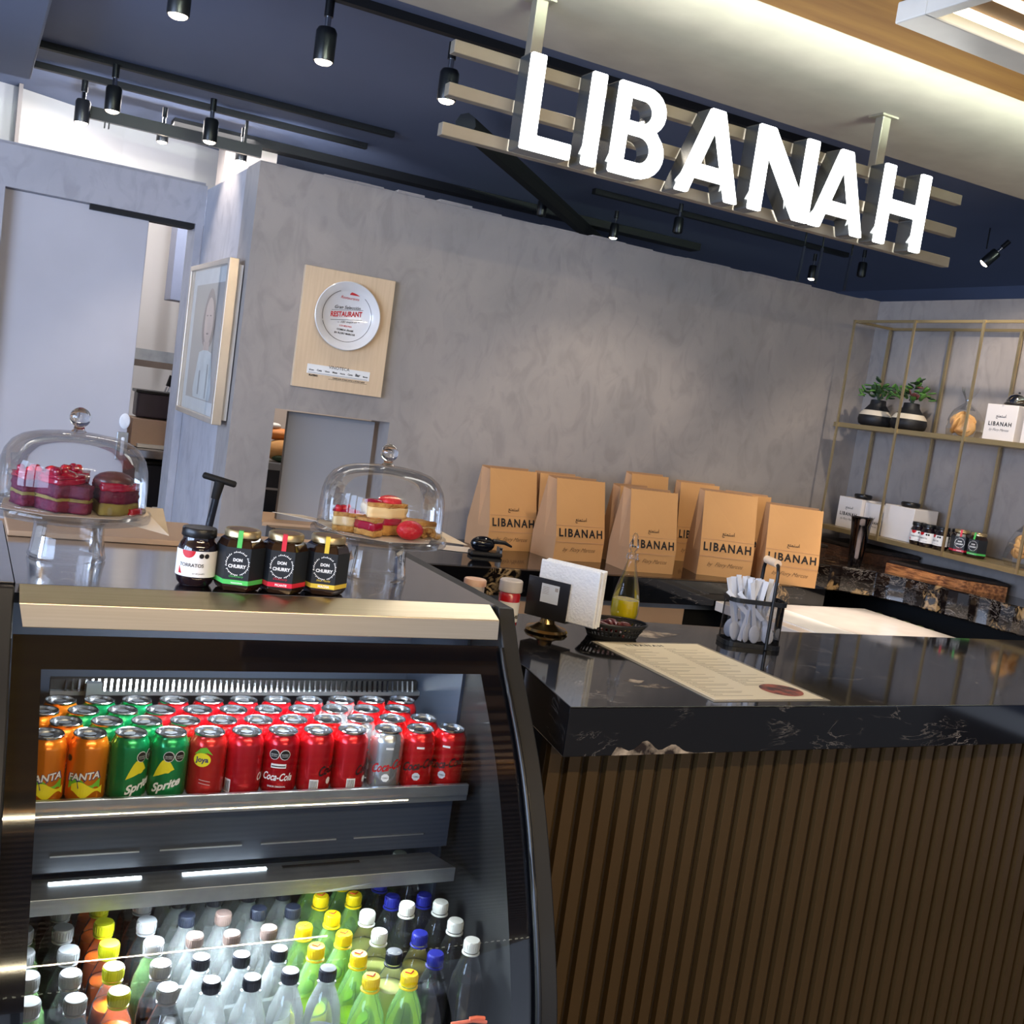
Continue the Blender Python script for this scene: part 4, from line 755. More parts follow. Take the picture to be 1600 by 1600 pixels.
# jars
def jar_torratos(lab, loc, rz, grp=None, s=1):
    t = thing('preserve_jar', lab, 'jar', loc, rz, grp)
    MB().lathe([(0, 0), (.026, 0), (.031, .006), (.0335, .016), (.034, .065), (.031, .075), (.0275, .080), (.0275, .086)], 32).build('glass_body', mat('dark_preserve', (24, 16, 24), .08, coat=.6), t, 40)
    MB().lathe([(.0290, .086), (.0305, .088), (.0300, .100), (.0285, .102), (0, .1015)], 32).build('lid', M['black'], t, 40)
    lb = band(MB(), .0345, -1.7, 1.7, .018, .064, 28).build('label', M['white'], t, 60)
    f = cylmap(.0349, 0, 0)
    m = MB(); cyl_ell(m, f, -.012, .064, .0125, .013, 12, True); m.add([f(-.030, .022), f(-.022, .022), f(-.029, .036)], [(0, 1, 2)]); m.build('red_mark', inkmats['r'], lb)
    m = MB(); m.fn(fit_text('TORRATOS', .044, bold=.02), cylmap(.0351, -.15, .036)); m.fn(fit_text('ajo del pueblo', .022, shear=.4), cylmap(.0349, .25, .0235)); m.build('label_print', flat('jar_ink', (70, 66, 64)), lb)
    m = MB(); [m.add([cylmap(.0350, .33+k*.27, .056)(x*.0045, y*.0045) for x, y in OCT], [tuple(range(8))]) for k in (0, 1)]; m.build('black_seal', M['ink'], lb)
    remember(t); return t
def hexp(r): return [(r*math.cos(PI/6+i*PI/3-PI/2+PI/6*1), r*math.sin(PI/6+i*PI/3-PI/2+PI/6)) for i in range(6)]
def jar_hex(col, colname, word, lab, loc, rz, grp=None, mini=False):
    t = thing('hexagonal_jar', lab, 'jar', loc, rz, grp); R6 = .041
    base = [(R6*math.cos(-PI/2+PI/6+i*PI/3), R6*math.sin(-PI/2+PI/6+i*PI/3)) for i in range(6)]
    m = MB(); ring = [(.86, 0), (1, .008), (1, .072), (.88, .082), (.72, .087)]
    for k, (s_, z_) in enumerate(ring): m.v += [(x*s_, y*s_, z_) for x, y in base]
    for k in range(len(ring)-1):
        for i in range(6): m.f.append((k*6+i, k*6+(i+1) % 6, (k+1)*6+(i+1) % 6, (k+1)*6+i)); m.mi.append(0)
    m.f.append(tuple(range(6))); m.mi.append(0); m.build('glass_body', mat(colname+'_jar_content', (40, 26, 20), .06, coat=.8), t, bevel=.0015)
    MB().lathe([(.0295, .086), (.031, .0875), (.031, .096), (.029, .0985), (.024, .0975), (0, .0975)], 36).build('lid', M['brass'], t, 40)
    MB().lathe([(0, .0981), (.0235, .0981)], 30).build('lid_sticker', mat('lid_brown', (110, 84, 66), .4), t)
    m = MB(); q = 1.012; hs = [(x*q, y*q) for x, y in base]
    for i in (4, 5, 0): a_, b_ = hs[i], hs[(i+1) % 6]; m.add([(a_[0], a_[1], .012), (b_[0], b_[1], .012), (b_[0], b_[1], .072), (a_[0], a_[1], .072)], [(0, 1, 2, 3)])
    lb = m.build('label', mat('jar_label_navy', (30, 34, 40), .5), t)
    yf = min(y for x, y in hs)
    cm = flat(colname+'_print', col); m = MB(); q2 = 1.02; h2 = [(x*q2, y*q2) for x, y in base]
    for i in (4, 5, 0): a_, b_ = h2[i], h2[(i+1) % 6]; m.add([(a_[0], a_[1], .012), (b_[0], b_[1], .012), (b_[0], b_[1], .0195), (a_[0], a_[1], .0195)], [(0, 1, 2, 3)])
    F0 = -R6*math.cos(PI/6)*1.03
    m.fn(fit_text(word, .024, shear=.3), lambda x, y: (x, F0, .024+y)); m.build('coloured_strip', cm, lb); MB().add([(-.004, -.0318, .099), (.004, -.0318, .099), (.004, -.0362, .072), (-.004, -.0362, .072), (.004, -.022, .0992), (-.004, -.022, .0992)], [(0, 1, 2, 3), (0, 5, 4, 1)]).build('lid_seal', cm, t)
    if not mini:
        m = MB(); m.fn(fit_text('DON', .0155, bold=.05), lambda x, y: (x, F0, .0500+y)); m.fn(fit_text('CHURRY', .030, bold=.045), lambda x, y: (x, F0, .0395+y))
        for i in range(40):
            a_ = 2*PI*i/40; 
            if i % 9 == 4: continue
            m.add([(r_*math.cos(a_+d_), F0-.0001, .0465+r_*math.sin(a_+d_)) for r_, d_ in ((.0185, 0), (.0200+.0012*(i % 2), .02), (.0185, .13), (.0176, .08))], [(0, 1, 2, 3)])
        m.fn(fit_text('TRADICIONAL' if 'green' in colname else ('PICANTE' if 'red' in colname else 'MACHA'), .020, bold=.03), lambda x, y: (x+.002, -R6*math.cos(PI/6)*1.03, .0138+y)); m.build('label_print', inkmats['w'], lb)
    t.scale = (1.03, 1.03, 1.09); remember(t); return t
p = at(303, 912, 'z', TOP); tj = jar_torratos('dark preserve jar with white label, leftmost jar on the cabinet', p, .0-.30)
HX = []
for px_, py_, col, nm, wd, lab in ((372, 921, (84, 196, 96), 'green', 'Chimichurry', 'hexagonal jar with green label stripe, second jar from left'), (440, 925, (214, 34, 60), 'red', 'Chimichurry', 'hexagonal jar with red label stripe, third jar from left'), (506, 927, (226, 196, 66), 'yellow', 'Salsa Macha', 'hexagonal jar with yellow label stripe, rightmost jar on the cabinet')):
    p = at(px_, py_, 'z', TOP); HX.append(jar_hex(col, nm, wd, lab, p+Vector((0, .012, 0)), -.33))
# T handled tool behind the preserve jar
p = at(300, 860, 'z', TOP); t = thing('t_handle_tool', 'black T handled tool standing behind the preserve jar', 'tool', (p.x, 2.16, TOP), -.3)
MB().lathe([(.0, 0), (.022, 0), (.022, .008), (.010, .016), (0, .016)], 20).build('foot', M['matte'], t, 40); MB().tube([(0, 0, .012), (.0175, 0, .158)], [.0075, .0075], 12).build('shaft', mat('navy_plastic', (26, 32, 46), .3), t, 40); MB().tube([(.0125, 0, .125), (.018, 0, .160)], [.0085, .0105], 12).build('collar', M['matte'], t, 40)
MB().tube([(-.016, 0, .170), (-.013, 0, .169), (.047, 0, .158), (.050, 0, .1575)], [.004, .0065, .0065, .004], 12).build('crossbar', M['matte'], t, 60)
tag(MB().box((.108, 2.30, 1.2005), (.50, 2.56, 1.212)).build('tan_board', M['tan'], bevel=.002), 'tan board lying at the back left of the cabinet top', 'board')

# ================================================================== ON THE BAR COUNTER (z = 1.05)
CZ = 1.0503
# menu
c4_ = [at(946, 1000, 'z', CZ), at(1107, 1008, 'z', CZ), at(1287, 1096, 'z', CZ), at(1083, 1098, 'z', CZ)]
mc = sum(c4_, Vector())/4; t = thing('laminated_menu', 'cream laminated menu with small print and a round food photo', 'menu', mc)
ux = (c4_[2]-c4_[3]).normalized(); uy = (c4_[0]-c4_[3]).normalized(); uy = (uy-ux*uy.dot(ux)).normalized(); MW, MH = .325, .475
T = Matrix(((ux.x, uy.x, 0, 0), (ux.y, uy.y, 0, 0), (0, 0, 1, 0), (0, 0, 0, 1)))
MB().box((-MW/2, -MH/2, 0), (MW/2, MH/2, .0012), T).build('laminate', M['lam'], t)
MB().box((-MW/2+.011, -MH/2+.011, .0012), (MW/2-.011, MH/2-.011, .0018), T).build('sheet', M['cream'], t)
def mp_(z): return lambda x, y: tuple(T @ Vector((x, y, z)))
m = MB(); m.fn(fit_text('LIBANAH', .11, bold=.03, space=1.4), (lambda f: lambda x, y: f(x-.03, y+.195))(mp_(.002))); m.build('heading', M['ink'], t)
m = MB(); wds = ['Hummus', 'Baba ganoush', 'Falafel', 'Tabule', 'Kibbeh', 'Shawarma', 'Kafta', 'Labneh', 'Fattoush', 'Arroz', 'Jocoque', 'Pan pita', 'Dolmas', 'Baklava']
for c_ in (0, 1):
    y = .172
    for k in range(15):
        if c_ and y < -.12: break
        w_ = wds[(k+c_*5) % 14]; x0 = -.135+c_*.145; f = mp_(.002)
        g = glyphs(w_, .0085, .02, align='LEFT'); m.fn(g, lambda x, y_, x0=x0, y=y: f(x0+x, y+y_))
        for l_ in range(1+k % 2):
            y -= .0085; L_ = random.uniform(.07, .115); m.add([f(x0, y), f(x0+L_, y), f(x0+L_, y+.0022), f(x0, y+.0022)], [(0, 1, 2, 3)])
        y -= .0135
m.build('print', M['print_grey'], t)
MB().add([mp_(.0022)(.085+.052*math.cos(i*PI/16), -.165+.045*math.sin(i*PI/16)) for i in range(32)], [tuple(range(32))]).build('food_photo', mat('food_photo_print', (150, 70, 48), .5, c2=(60, 24, 20), scale=30, contrast=.08), t)
# napkin holder
p = at(852, 985, 'z', CZ); A_ = math.atan2(-.114, .046)+.15
t = thing('napkin_holder', 'dark metal napkin holder with white sticker on a brass foot', 'napkin holder', (1.330, 2.275, CZ), A_)
MB().lathe([(0, 0), (.050, 0), (.054, .004), (.050, .010), (.034, .014), (.020, .022), (.016, .034), (0, .034)], 36).build('foot', mat('aged_brass', (150, 128, 92), .22, .95), t, 40)
MB().cbox((0, -.016, .083), (.118, .003, .098)).build('front_plate', mat('gunmetal_plate', (66, 64, 66), .35, .7), t, bevel=.001); MB().cbox((0, .030, .083), (.118, .003, .098)).build('back_plate', M['black'], t, bevel=.001); MB().cbox((0, .007, .036), (.118, .046, .004)).build('base_plate', M['black'], t)
stk = MB().cbox((.006, -.0182, .097), (.050, .0008, .046)).build('sticker', mat('sticker_paper', (214, 218, 222), .5), t)
m = MB(); [m.cbox((.021+.003*(k % 3), -.0188, .113-.003*(k//3)), (.002, .0004, .002)) for k in range(9)]; [m.cbox((-.006, -.0188, .112-k*.004), (.018, .0004, .0006)) for k in range(5)]; m.build('sticker_print', M['ink_soft'], stk)
t = thing('napkin_stack', 'thick stack of white paper napkins standing in the holder', 'napkins', (1.330, 2.275, CZ), A_)
for k in range(9):
    y = -.011+k*.0040; dx = random.uniform(-.004, .004)+ .052; h = .178+random.uniform(-.006, .003)
    MB().box((dx-.088, y, .036+random.uniform(0, .004)), (dx+.078, y+.0034, h)).build('napkin', M['paper'], t, bevel=.0012)
# oil bottle
p = at(973, 968, 'z', CZ); t = thing('oil_cruet', 'glass oil cruet half full of yellow oil with a flame shaped stopper', 'bottle', p)
OP = [(0, .002), (.030, .002), (.0365, .008), (.039, .02), (.0385, .05), (.033, .085), (.022, .125), (.0145, .155), (.0125, .166), (.0125, .170)]
MB().lathe(OP[1:], 32).build('glass_body', M['glass_dome'], t, 50); MB().lathe([(0, .004), (.030, .004), (.0355, .010), (.0375, .022), (.0372, .05), (.0365, .058), (0, .058)], 32).build('oil', M['oil'], t, 50)
MB().lathe([(.0125, .168), (.018, .170), (.018, .174), (.016, .180), (.0165, .184), (.012, .185)], 24).build('collar', M['glass_dome'], t, 50); MB().lathe([(.008, .172), (.009, .186), (.006, .190), (.012, .197), (.014, .207), (.011, .217), (.0075, .225), (.0085, .232), (.005, .240), (.0, .243)], 20).build('stopper', M['glass_dome'], t, 50)
# chili basket
p = at(966, 990, 'z', CZ); t = thing('plastic_basket', 'small oval black plastic basket holding dried chilies', 'basket', (1.50, 2.238, CZ), -.15)
m = MB(); ov = lambda a, s: (.088*s*math.cos(a), .060*s*math.sin(a))
m.add([(*ov(i*PI/16, .72), .002) for i in range(32)], [tuple(range(32))]); n = 40
for k in range(n):
    a0, a1 = 2*PI*k/n, 2*PI*(k+.5)/n; q = [ov(a0, .74), ov(a1, .74), ov(a1, .96), ov(a0, .96)]; m.add([(*q[0], .006), (*q[1], .006), (*q[2], .036), (*q[3], .036)], [(0, 1, 2, 3)])
for z0, z1, s0, s1 in ((.0, .010, .72, .78), (.019, .023, .84, .88), (.032, .040, .95, 1.0)):
    vs = [(*ov(i*PI/20, s0), z0) for i in range(40)]+[(*ov(i*PI/20, s1), z1) for i in range(40)]; m.add(vs, [(i, (i+1) % 40, 40+(i+1) % 40, 40+i) for i in range(40)])
m.build('weave', M['matte'], t, solid=.0018); MB().tube([(*ov(i*PI/20, 1.0), .040) for i in range(41)], .0032, 6).build('rim', M['black'], t, 60)
for k in range(18):
    a_ = random.uniform(0, 6.28); cx, cy = ov(random.uniform(0, 6.28), random.uniform(.0, .52)); z_ = .012+.0014*k
    c = thing('dried_chili', 'dark red dried chili pepper in the black oval basket', 'chili', (1.50+cx, 2.238+cy, CZ+z_), a_, 'dried chilies in the basket'); l_ = random.uniform(.018, .026)
    MB().tube([(-l_, 0, 0), (-l_*.6, .003, .003), (0, .006, .004), (l_*.7, .002, .001), (l_, -.003, 0)], [.003, .007, .0075, .005, .001], 7).build('pod', M['chili'], c, 60); MB().tube([(-l_-.006, 0, .002), (-l_, 0, 0)], .0015, 5).build('stem', M['bark'], c)
# red jar and its neighbour, half hidden by the cabinet side
p = at(808, 985, 'z', CZ); t = thing('condiment_jar', 'red jar with clear ribbed lid and white label beside the cabinet edge', 'jar', (1.245, 2.33, CZ), .2)
MB().lathe([(0, 0), (.024, 0), (.027, .004), (.027, .078), (.024, .084)], 28).build('red_body', mat('red_content', (190, 24, 34), .25, coat=.5), t, 40); lb = band(MB(), .0274, -1.6, 1.4, .012, .062, 20).build('label', M['white'], t, 60)
m = MB(); m.fn(fit_text('CHILE', .030, bold=.04), lambda x, y: cylmap(.0278, .2, .022)(x, y)); m.build('label_print', M['ink'], lb); MB().lathe([(.024, .084), (.029, .086), (.0295, .090), (.0290, .112), (.026, .115), (0, .1145)], 28).build('lid', mat('frosted_lid', (205, 196, 190), .25, coat=.4), t, 40)
t = thing('condiment_jar', 'pale lidded jar left of the red jar, mostly hidden by the cabinet', 'jar', (1.20, 2.44, CZ)); MB().lathe([(0, 0), (.026, 0), (.026, .075)], 24).build('body', mat('pale_jar', (220, 210, 205), .3), t, 40); MB().lathe([(.029, .075), (.029, .088), (.027, .091), (.02, .0905), (0, .0905)], 24).build('lid', mat('peach_lid', (214, 160, 134), .4, c2=(236, 214, 200), scale=40), t, 40)
# cutlery caddy
t = thing('cutlery_caddy', 'black mesh cutlery caddy with arched handle and wooden grip', 'caddy', (1.905, 2.20, CZ), -.32)
rr_ = lambda s: rnd([(-.078*s, -.046*s), (.078*s, -.046*s), (.078*s, .046*s), (-.078*s, .046*s)], .03, 5)
mesh_m = thin_glass('black_wire_mesh', (.74, .74, .76), 1.2); N, L = mesh_m.node_tree.nodes, mesh_m.node_tree.links
out = N['Material Output']; src = out.inputs[0].links[0].from_socket; dd = N.new('ShaderNodeBsdfPrincipled'); dd.inputs['Base Color'].default_value = (.012, .012, .014, 1)
ck = N.new('ShaderNodeTexChecker'); ck.inputs['Scale'].default_value = 700; tcn = N.new('ShaderNodeTexCoord'); L.new(tcn.outputs['Object'], ck.inputs['Vector']); kk = N.new('ShaderNodeMath'); kk.operation = 'MULTIPLY'; kk.inputs[1].default_value = .16; L.new(ck.outputs['Fac'], kk.inputs[0])
mxs = N.new('ShaderNodeMixShader'); L.new(kk.outputs[0], mxs.inputs[0]); L.new(src, mxs.inputs[1]); L.new(dd.outputs[0], mxs.inputs[2]); L.new(mxs.outputs[0], out.inputs[0])
def wall(poly, z0, z1, off=0): n = len(poly); return MB().add([(x, y, z0) for x, y in poly]+[(x, y, z1) for x, y in poly], [(i, (i+1) % n, n+(i+1) % n, n+i) for i in range(n)])
wall(rr_(.97), .006, .125).build('mesh_wall', mesh_m, t, 60); wall(rr_(1.0), .0, .012).build('bottom_rim', M['black'], t, solid=.003); wall(rr_(1.0), .116, .128).build('top_rim', M['black'], t, solid=.003); MB().prism(rr_(.96), .001, .004).build('bottom', M['matte'], t)
hx = .030; MB().tube([(hx, -.050, .002), (hx, -.050, .180), (hx, -.049, .205), (hx, -.042, .222), (hx, -.030, .228), (hx, .030, .228), (hx, .042, .222), (hx, .049, .205), (hx, .050, .180), (hx, .050, .002)], .0048, 8).build('handle', M['black'], t, 60)
MB().tube([(hx, -.038, .228), (hx, .038, .228)], .0105, 16).build('wooden_grip', mat('pale_wood_grip', (232, 206, 178), .45, c2=(220, 190, 160), scale=20), t, 40)
for k in range(24):
    kind = 'spoon' if k % 3 else 'knife'; u_ = -.064+.128*((k*7) % 24)/23; v_ = random.uniform(-.030, .030); tx = random.uniform(-.30, .22); ty = random.uniform(-.15, .15)
    if k in (0, 3): u_, tx, v_ = .02-k*.012, -.85, -.034+k*.004
    labs = ('translucent white plastic %s standing in the black caddy' % kind) if k not in (0, 3) else 'white plastic knife lying slanted over the caddy rim, %s' % ('upper one' if k else 'lower one')
    Rm = Matrix.Rotation(tx, 4, 'Y') @ Matrix.Rotation(ty, 4, 'X') @ Matrix.Rotation(random.uniform(-.6, .6), 4, 'Z')
    s_ = thing('plastic_'+kind, labs, 'cutlery', (0, 0, 0), 0, 'plastic cutlery in the caddy'); loc = t.matrix_basis @ Vector((u_*.8, v_, .016 if k not in (0, 3) else .085)) if 0 else Vector((1.905, 2.20, CZ))+Matrix.Rotation(-.32, 3, 'Z') @ Vector((u_*.8, v_, .014 if k not in (0, 3) else .075))
    s_.matrix_world = Matrix.Translation(loc) @ Matrix.Rotation(-.32, 4, 'Z') @ Rm
    h_ = .165 if k not in (0, 3) else .10
    m = MB(); m.add([(-.007, 0, .03), (.007, 0, .03), (.0048, 0, .09), (-.0048, 0, .09)]+[(.0068, 0, h_), (-.0068, 0, h_)], [(0, 1, 2, 3), (3, 2, 4, 5)]); m.build('stem', M['plastic_clear'], s_, solid=.0022)
    if kind == 'spoon': m = MB().blob((0, 0, .022), .0175, .004, .026, 12, 8)
    else: m = MB().box((-.006, -.0008, 0), (.006, .0008, .045))
    m.build('bowl' if kind == 'spoon' else 'blade', M['plastic_clear'], s_, 60)

# ================================================================== PAPER BAGS on the back counter (z = .98)
BZ = .9803
def make_bag():
    t = thing('paper_bag', 'x', 'paper bag'); w_, d_, h, dt = .122, .085, .335, .030
    # front, back, folded gussets, bottom
    m = MB(); jag = [(-w_+2*w_*i/24, h-(.0022 if i % 2 else 0)) for i in range(25)]
    vs = [(-w_, -d_, 0), (w_, -d_, 0), (w_, -d_, .10), (-w_, -d_, .10)]; m.add(vs, [(0, 1, 2, 3)])
    top = [(x, -dt-.004*math.cos(x*9), z) for x, z in jag]; m.add([(-w_, -d_, .10), (w_, -d_, .10)]+list(reversed(top)), [tuple(range(27))])
    m.build('front_panel', M['kraft'], t, solid=.0012)
    m = MB(); m.add([(-w_, d_, 0), (w_, d_, 0), (w_, dt, h+.004), (-w_, dt, h+.004)], [(0, 3, 2, 1)]); m.build('back_panel', M['kraft_side'], t, solid=.0012)
    for s_ in (-1, 1):
        x = s_*w_; xi = s_*(w_-.028)
        m = MB(); m.add([(x, -d_, 0), (x, d_, 0), (x, 0, .09), (x, -d_, .10), (x, d_, .10), (xi, 0, h-.01), (x, -dt, h), (x, dt, h)], [(0, 2, 3), (0, 1, 2), (1, 4, 2), (3, 2, 5, 6), (2, 4, 7, 5)]); m.build('gusset', M['kraft_side'], t, solid=.0012)
    MB().box((-w_, -d_, .0), (w_, d_, .002)).build('bottom', M['kraft_side'], t)
    fl = lambda z: -d_-.0012 if z < .10 else -d_+(d_-dt)*(z-.10)/(h-.10)-.0016
    cr_ = MB(); cr_.box((-w_, -d_-.0022, .077), (w_, -d_, .0795)); cr_.box((-w_, fl(.146)-.0006, .145), (w_, fl(.146)+.002, .1465)); cr_.build('fold_line', M['kraft_side'], t)
    pr_ = lambda z0: lambda x, y: (x, fl(z0+y)-.0008, z0+y)
    a = MB().fn(fit_text('LIBANAH', .218, bold=.03, space=1.25), pr_(.1015)).build('print', M['ink'], t); MB().fn(fit_text(ARAB, .056, bold=.012), pr_(.166)).build('print', M['ink'], t); MB().fn(fit_text('by  Flory Marcos', .165, shear=.55), pr_(.040)).build('print', M['ink_soft'], t)
    remember(t); return t
bag = make_bag()
bags = [((148, 392), (325, 398), 'leftmost kraft bag leaning by the black dispenser, full LIBANAH print'), ((400, 432), (590, 440), 'second kraft bag from left in the front line, full LIBANAH print'), ((690, 474), (855, 486), 'kraft bag right behind the oil cruet'), ((950, 482), (1165, 512), 'tallest looking kraft bag left of the caddy handle'), ((1215, 512), (1400, 542), 'rightmost kraft bag behind the wooden caddy grip')]
c6 = lambda x, y: (700+x/2.4615, 700+y/2.4615)
for k, (a_, b_, lab) in enumerate(bags):
    A, B_ = at(*c6(*a_), 'z', BZ), at(*c6(*b_), 'z', BZ); mid = (A+B_)/2; ang = (.14, .10, -.06, -.28, -.42)[k]
    off = Matrix.Rotation(ang, 3, 'Z') @ Vector((0, .085, 0)); sc_ = (.98, 1.02, .92, 1.0, .98)[k]
    if k == 0: bag.location = mid+off; bag.rotation_euler = (0, 0, ang); bag['label'] = lab; bag['group'] = 'kraft paper bags on the back counter'; o = bag
    else: o = dup(bag, mid+off, ang, lab)
    o.scale = (sc_, 1, (1.0, 1.0, 1.0, 1.07, 1.0)[k])
for x, y, rz, lab, s in ((2.32, 4.06, .06, 'kraft bag at the back peeping between the first two bags', 1.0), (2.63, 3.93, .2, 'kraft bag at the back left of the bag behind the cruet', .98), (2.80, 4.09, .05, 'kraft bag at the back right of the bag behind the cruet', 1.12), (3.08, 4.08, -.1, 'dark shadowed kraft bag at the back behind the tallest bag', 1.08), (3.26, 3.93, -.3, 'kraft bag at the back left of the rightmost bag', 1.04)):
    o = dup(bag, (x, y, BZ), rz, lab); o.scale = (.85, .7, s)
# black dispenser left of the bags
p = at(733, 885, 'z', BZ); t = thing('tape_dispenser', 'small black glossy tape dispenser left of the bags', 'dispenser', (1.90, 3.80, BZ), -.2)
MB().box((-.07, -.03, 0), (.06, .03, .018)).build('base', M['black'], t, bevel=.006); MB().blob((-.02, 0, .045), .05, .022, .032, 16, 10).build('reel_cover', M['enamel'], t, 60); MB().tube([(.02, 0, .06), (.07, 0, .058), (.10, 0, .045)], [.01, .008, .004], 8).build('arm', M['black'], t, 60); MB().cbox((.052, 0, .026), (.012, .05, .03)).build('cutter', M['chrome'], t, bevel=.002)
p = at(717, 875, 'z', BZ); sheet_paper('loose_paper', 1.80, 3.92, BZ+.002, [(-.08, -.05, 0), (.06, -.09, 0), (.09, .02, .004), (-.02, .07, .0)], 'small cream paper scrap lying left of the black dispenser')

# ================================================================== RIGHT SIDE COUNTER
SCZ = 1.0703
p = at(1338, 884, 'z', SCZ); t = thing('steel_cocktail_tin', 'tall tapered steel tumbler standing on the side counter', 'tumbler', (3.72, 3.665, SCZ)); MB().lathe([(0, 0), (.028, 0), (.030, .004), (.044, .19), (.0485, .222), (.052, .226), (.0485, .228), (.046, .222)], 28).build('cup', mat('smoked_steel', (110, 108, 116), .12, 1, c2=(90, 88, 96), scale=30), t, 50); MB().lathe([(.0275, .002), (.0285, .03)], 28).build('base_band', M['chrome'], t, 50)
def plank(name, lab, pts, th, mt_end, z, rag=.012, top=M['bark']):
    t = thing(name, lab, 'firewood', (sum(p_[0] for p_ in pts)/len(pts), sum(p_[1] for p_ in pts)/len(pts), z)); cx, cy = t.location.x, t.location.y
    poly = []
    for i in range(len(pts)):
        a_, b_ = Vector(pts[i]), Vector(pts[(i+1) % len(pts)]); n_ = max(2, int((b_-a_).length/.035))
        for k in range(n_): q_ = a_.lerp(b_, k/n_); poly.append((q_.x-cx+random.uniform(-rag, rag)*.5, q_.y-cy+random.uniform(-rag, rag)*.5))
    m = MB(); m.prism(poly, 0, th*.72); m.build('split_grain', mt_end, t); MB().prism([(x*1.0+.012, y) for x, y in poly], th*.721, th).build('bark_top', top, t, bevel=.006)
plank('firewood_plank', 'split firewood piece with orange grain and bark lying on the side counter', [(3.82, 3.57), (3.86, 3.32), (3.90, 3.20), (4.04, 3.10), (4.10, 3.22), (3.98, 3.585)], .055, M['wood'], SCZ)
plank('firewood_plank', 'darker firewood piece behind the steel tumbler under the shelf', [(3.84, 4.10), (3.88, 3.76), (4.08, 3.62), (4.10, 4.12)], .075, mat('dark_split_wood', (92, 58, 38), .7, c2=(44, 28, 20), scale=3, stretch=(30, 1.5, 30), bump=.6), SCZ)
plank('firewood_plank', 'flat dark firewood slab at the far corner behind the rightmost bag', [(3.52, 4.15), (3.56, 3.86), (3.74, 3.88), (3.78, 4.16)], .06, mat('dark_split_wood2', (84, 54, 36), .7, c2=(40, 26, 20), scale=3, stretch=(30, 1.5, 30), bump=.6), SCZ)
p = at(1597, 930, 'z', SCZ); t = thing('card_reader', 'small black device at the right edge on the side counter', 'device', (3.98, 2.88, SCZ)); MB().cbox((0, 0, .03), (.09, .06, .06)).build('body', M['black'], t, bevel=.006); MB().cbox((0, 0, .064), (.07, .045, .008)).build('keypad', M['matte'], t, bevel=.002)

# ================================================================== WALL SHELF UNIT
su = thing('shelf_unit', 'brass rod wall shelf with two boards on the right wall', 'shelf', (3.98, 3.2, 1.2))
FX, BX = 3.85, 4.095; Z0, Z1, Z2 = 1.215, 1.722, 2.222
for z, nm in ((Z0, 'shelf_board'), (Z1, 'shelf_board'), (Z2, 'top_frame')):
    if nm == 'shelf_board': W(MB().box((FX-.006, 1.6, z-.022), (WX, 4.085, z)).build(nm, M['brushed_gold'], su, bevel=.001))
    else:
        for x0, x1 in ((FX-.006, FX+.006), (BX-.006, BX+.006)): W(MB().box((x0, 1.6, z-.012), (x1, 4.06, z)).build('top_rail', M['brushed_gold'], su))
        for y_ in (4.055, 1.605): W(MB().box((FX-.006, y_-.006, z-.012), (BX+.006, y_+.006, z)).build('top_rail', M['brushed_gold'], su))
for k in range(7):
    y = 4.055-.381*k
    W(MB().box((FX-.013, y-.006, Z0-.02), (FX-.0065, y+.006, Z2)).build('rod', M['brass'], su)); W(MB().box((BX-.006, y+.004, Z0), (BX+.006, y+.016, Z2-.012)).build('rod', M['brass'], su))
def vase(x, y, rz, lab, seed):
    random.seed(seed); t = thing('black_vase', lab, 'vase', (x, y, Z1+.0005), rz, 'black vases with succulents')
    MB().lathe([(0, 0), (.060, 0), (.078, .010), (.084, .032), (.081, .050), (.071, .066), (.050, .092), (.038, .108), (.036, .128), (.031, .130), (.029, .122), (0, .118)], 36).build('pot', mat('matte_black_ceramic', (20, 21, 26), .55), t, 50); MB().lathe([(.0745, .0635), (.0722, .0665), (.0625, .0775), (.0640, .0765)], 36).lathe([(.0810, .0525), (.0735, .0650), (.0650, .0755)], 36).build('cream_band', mat('cream_stripe', (216, 204, 184), .6), t, 50)
    pl = thing('succulent', lab.replace('black vase', 'leafy green succulent in the black vase'), 'plant', (x, y, Z1+.122), rz, 'succulents in the black vases')
    for k in range(46):
        a_ = random.uniform(0, 6.28); r_ = random.uniform(.005, .085); h_ = random.uniform(.0, .085)*(1.15-r_*7)+random.uniform(.0, .02); T_ = Matrix.Translation((r_*math.cos(a_), r_*math.sin(a_), .012+h_)) @ Matrix.Rotation(a_, 4, 'Z') @ Matrix.Rotation(random.uniform(-1.2, .3), 4, 'Y')
        MB().blob((.010, 0, 0), .021, .014, .005, 8, 5, T_).build('leaf', M['leaf_red'] if (seed == 4 and k % 9 == 0) else (M['green_dark'] if k % 3 == 0 else M['green_leaf']), pl, 60)
    for k in range(5): a_ = k*1.25; MB().tube([(0, 0, -.004), (.015*math.cos(a_), .015*math.sin(a_), .04)], .003, 5).build('stem', M['green_dark'], pl)
vase(3.965, 3.935, 0, 'left black vase with cream band on the upper shelf', 3); vase(3.975, 3.735, 1, 'right black vase with cream band on the upper shelf', 4)
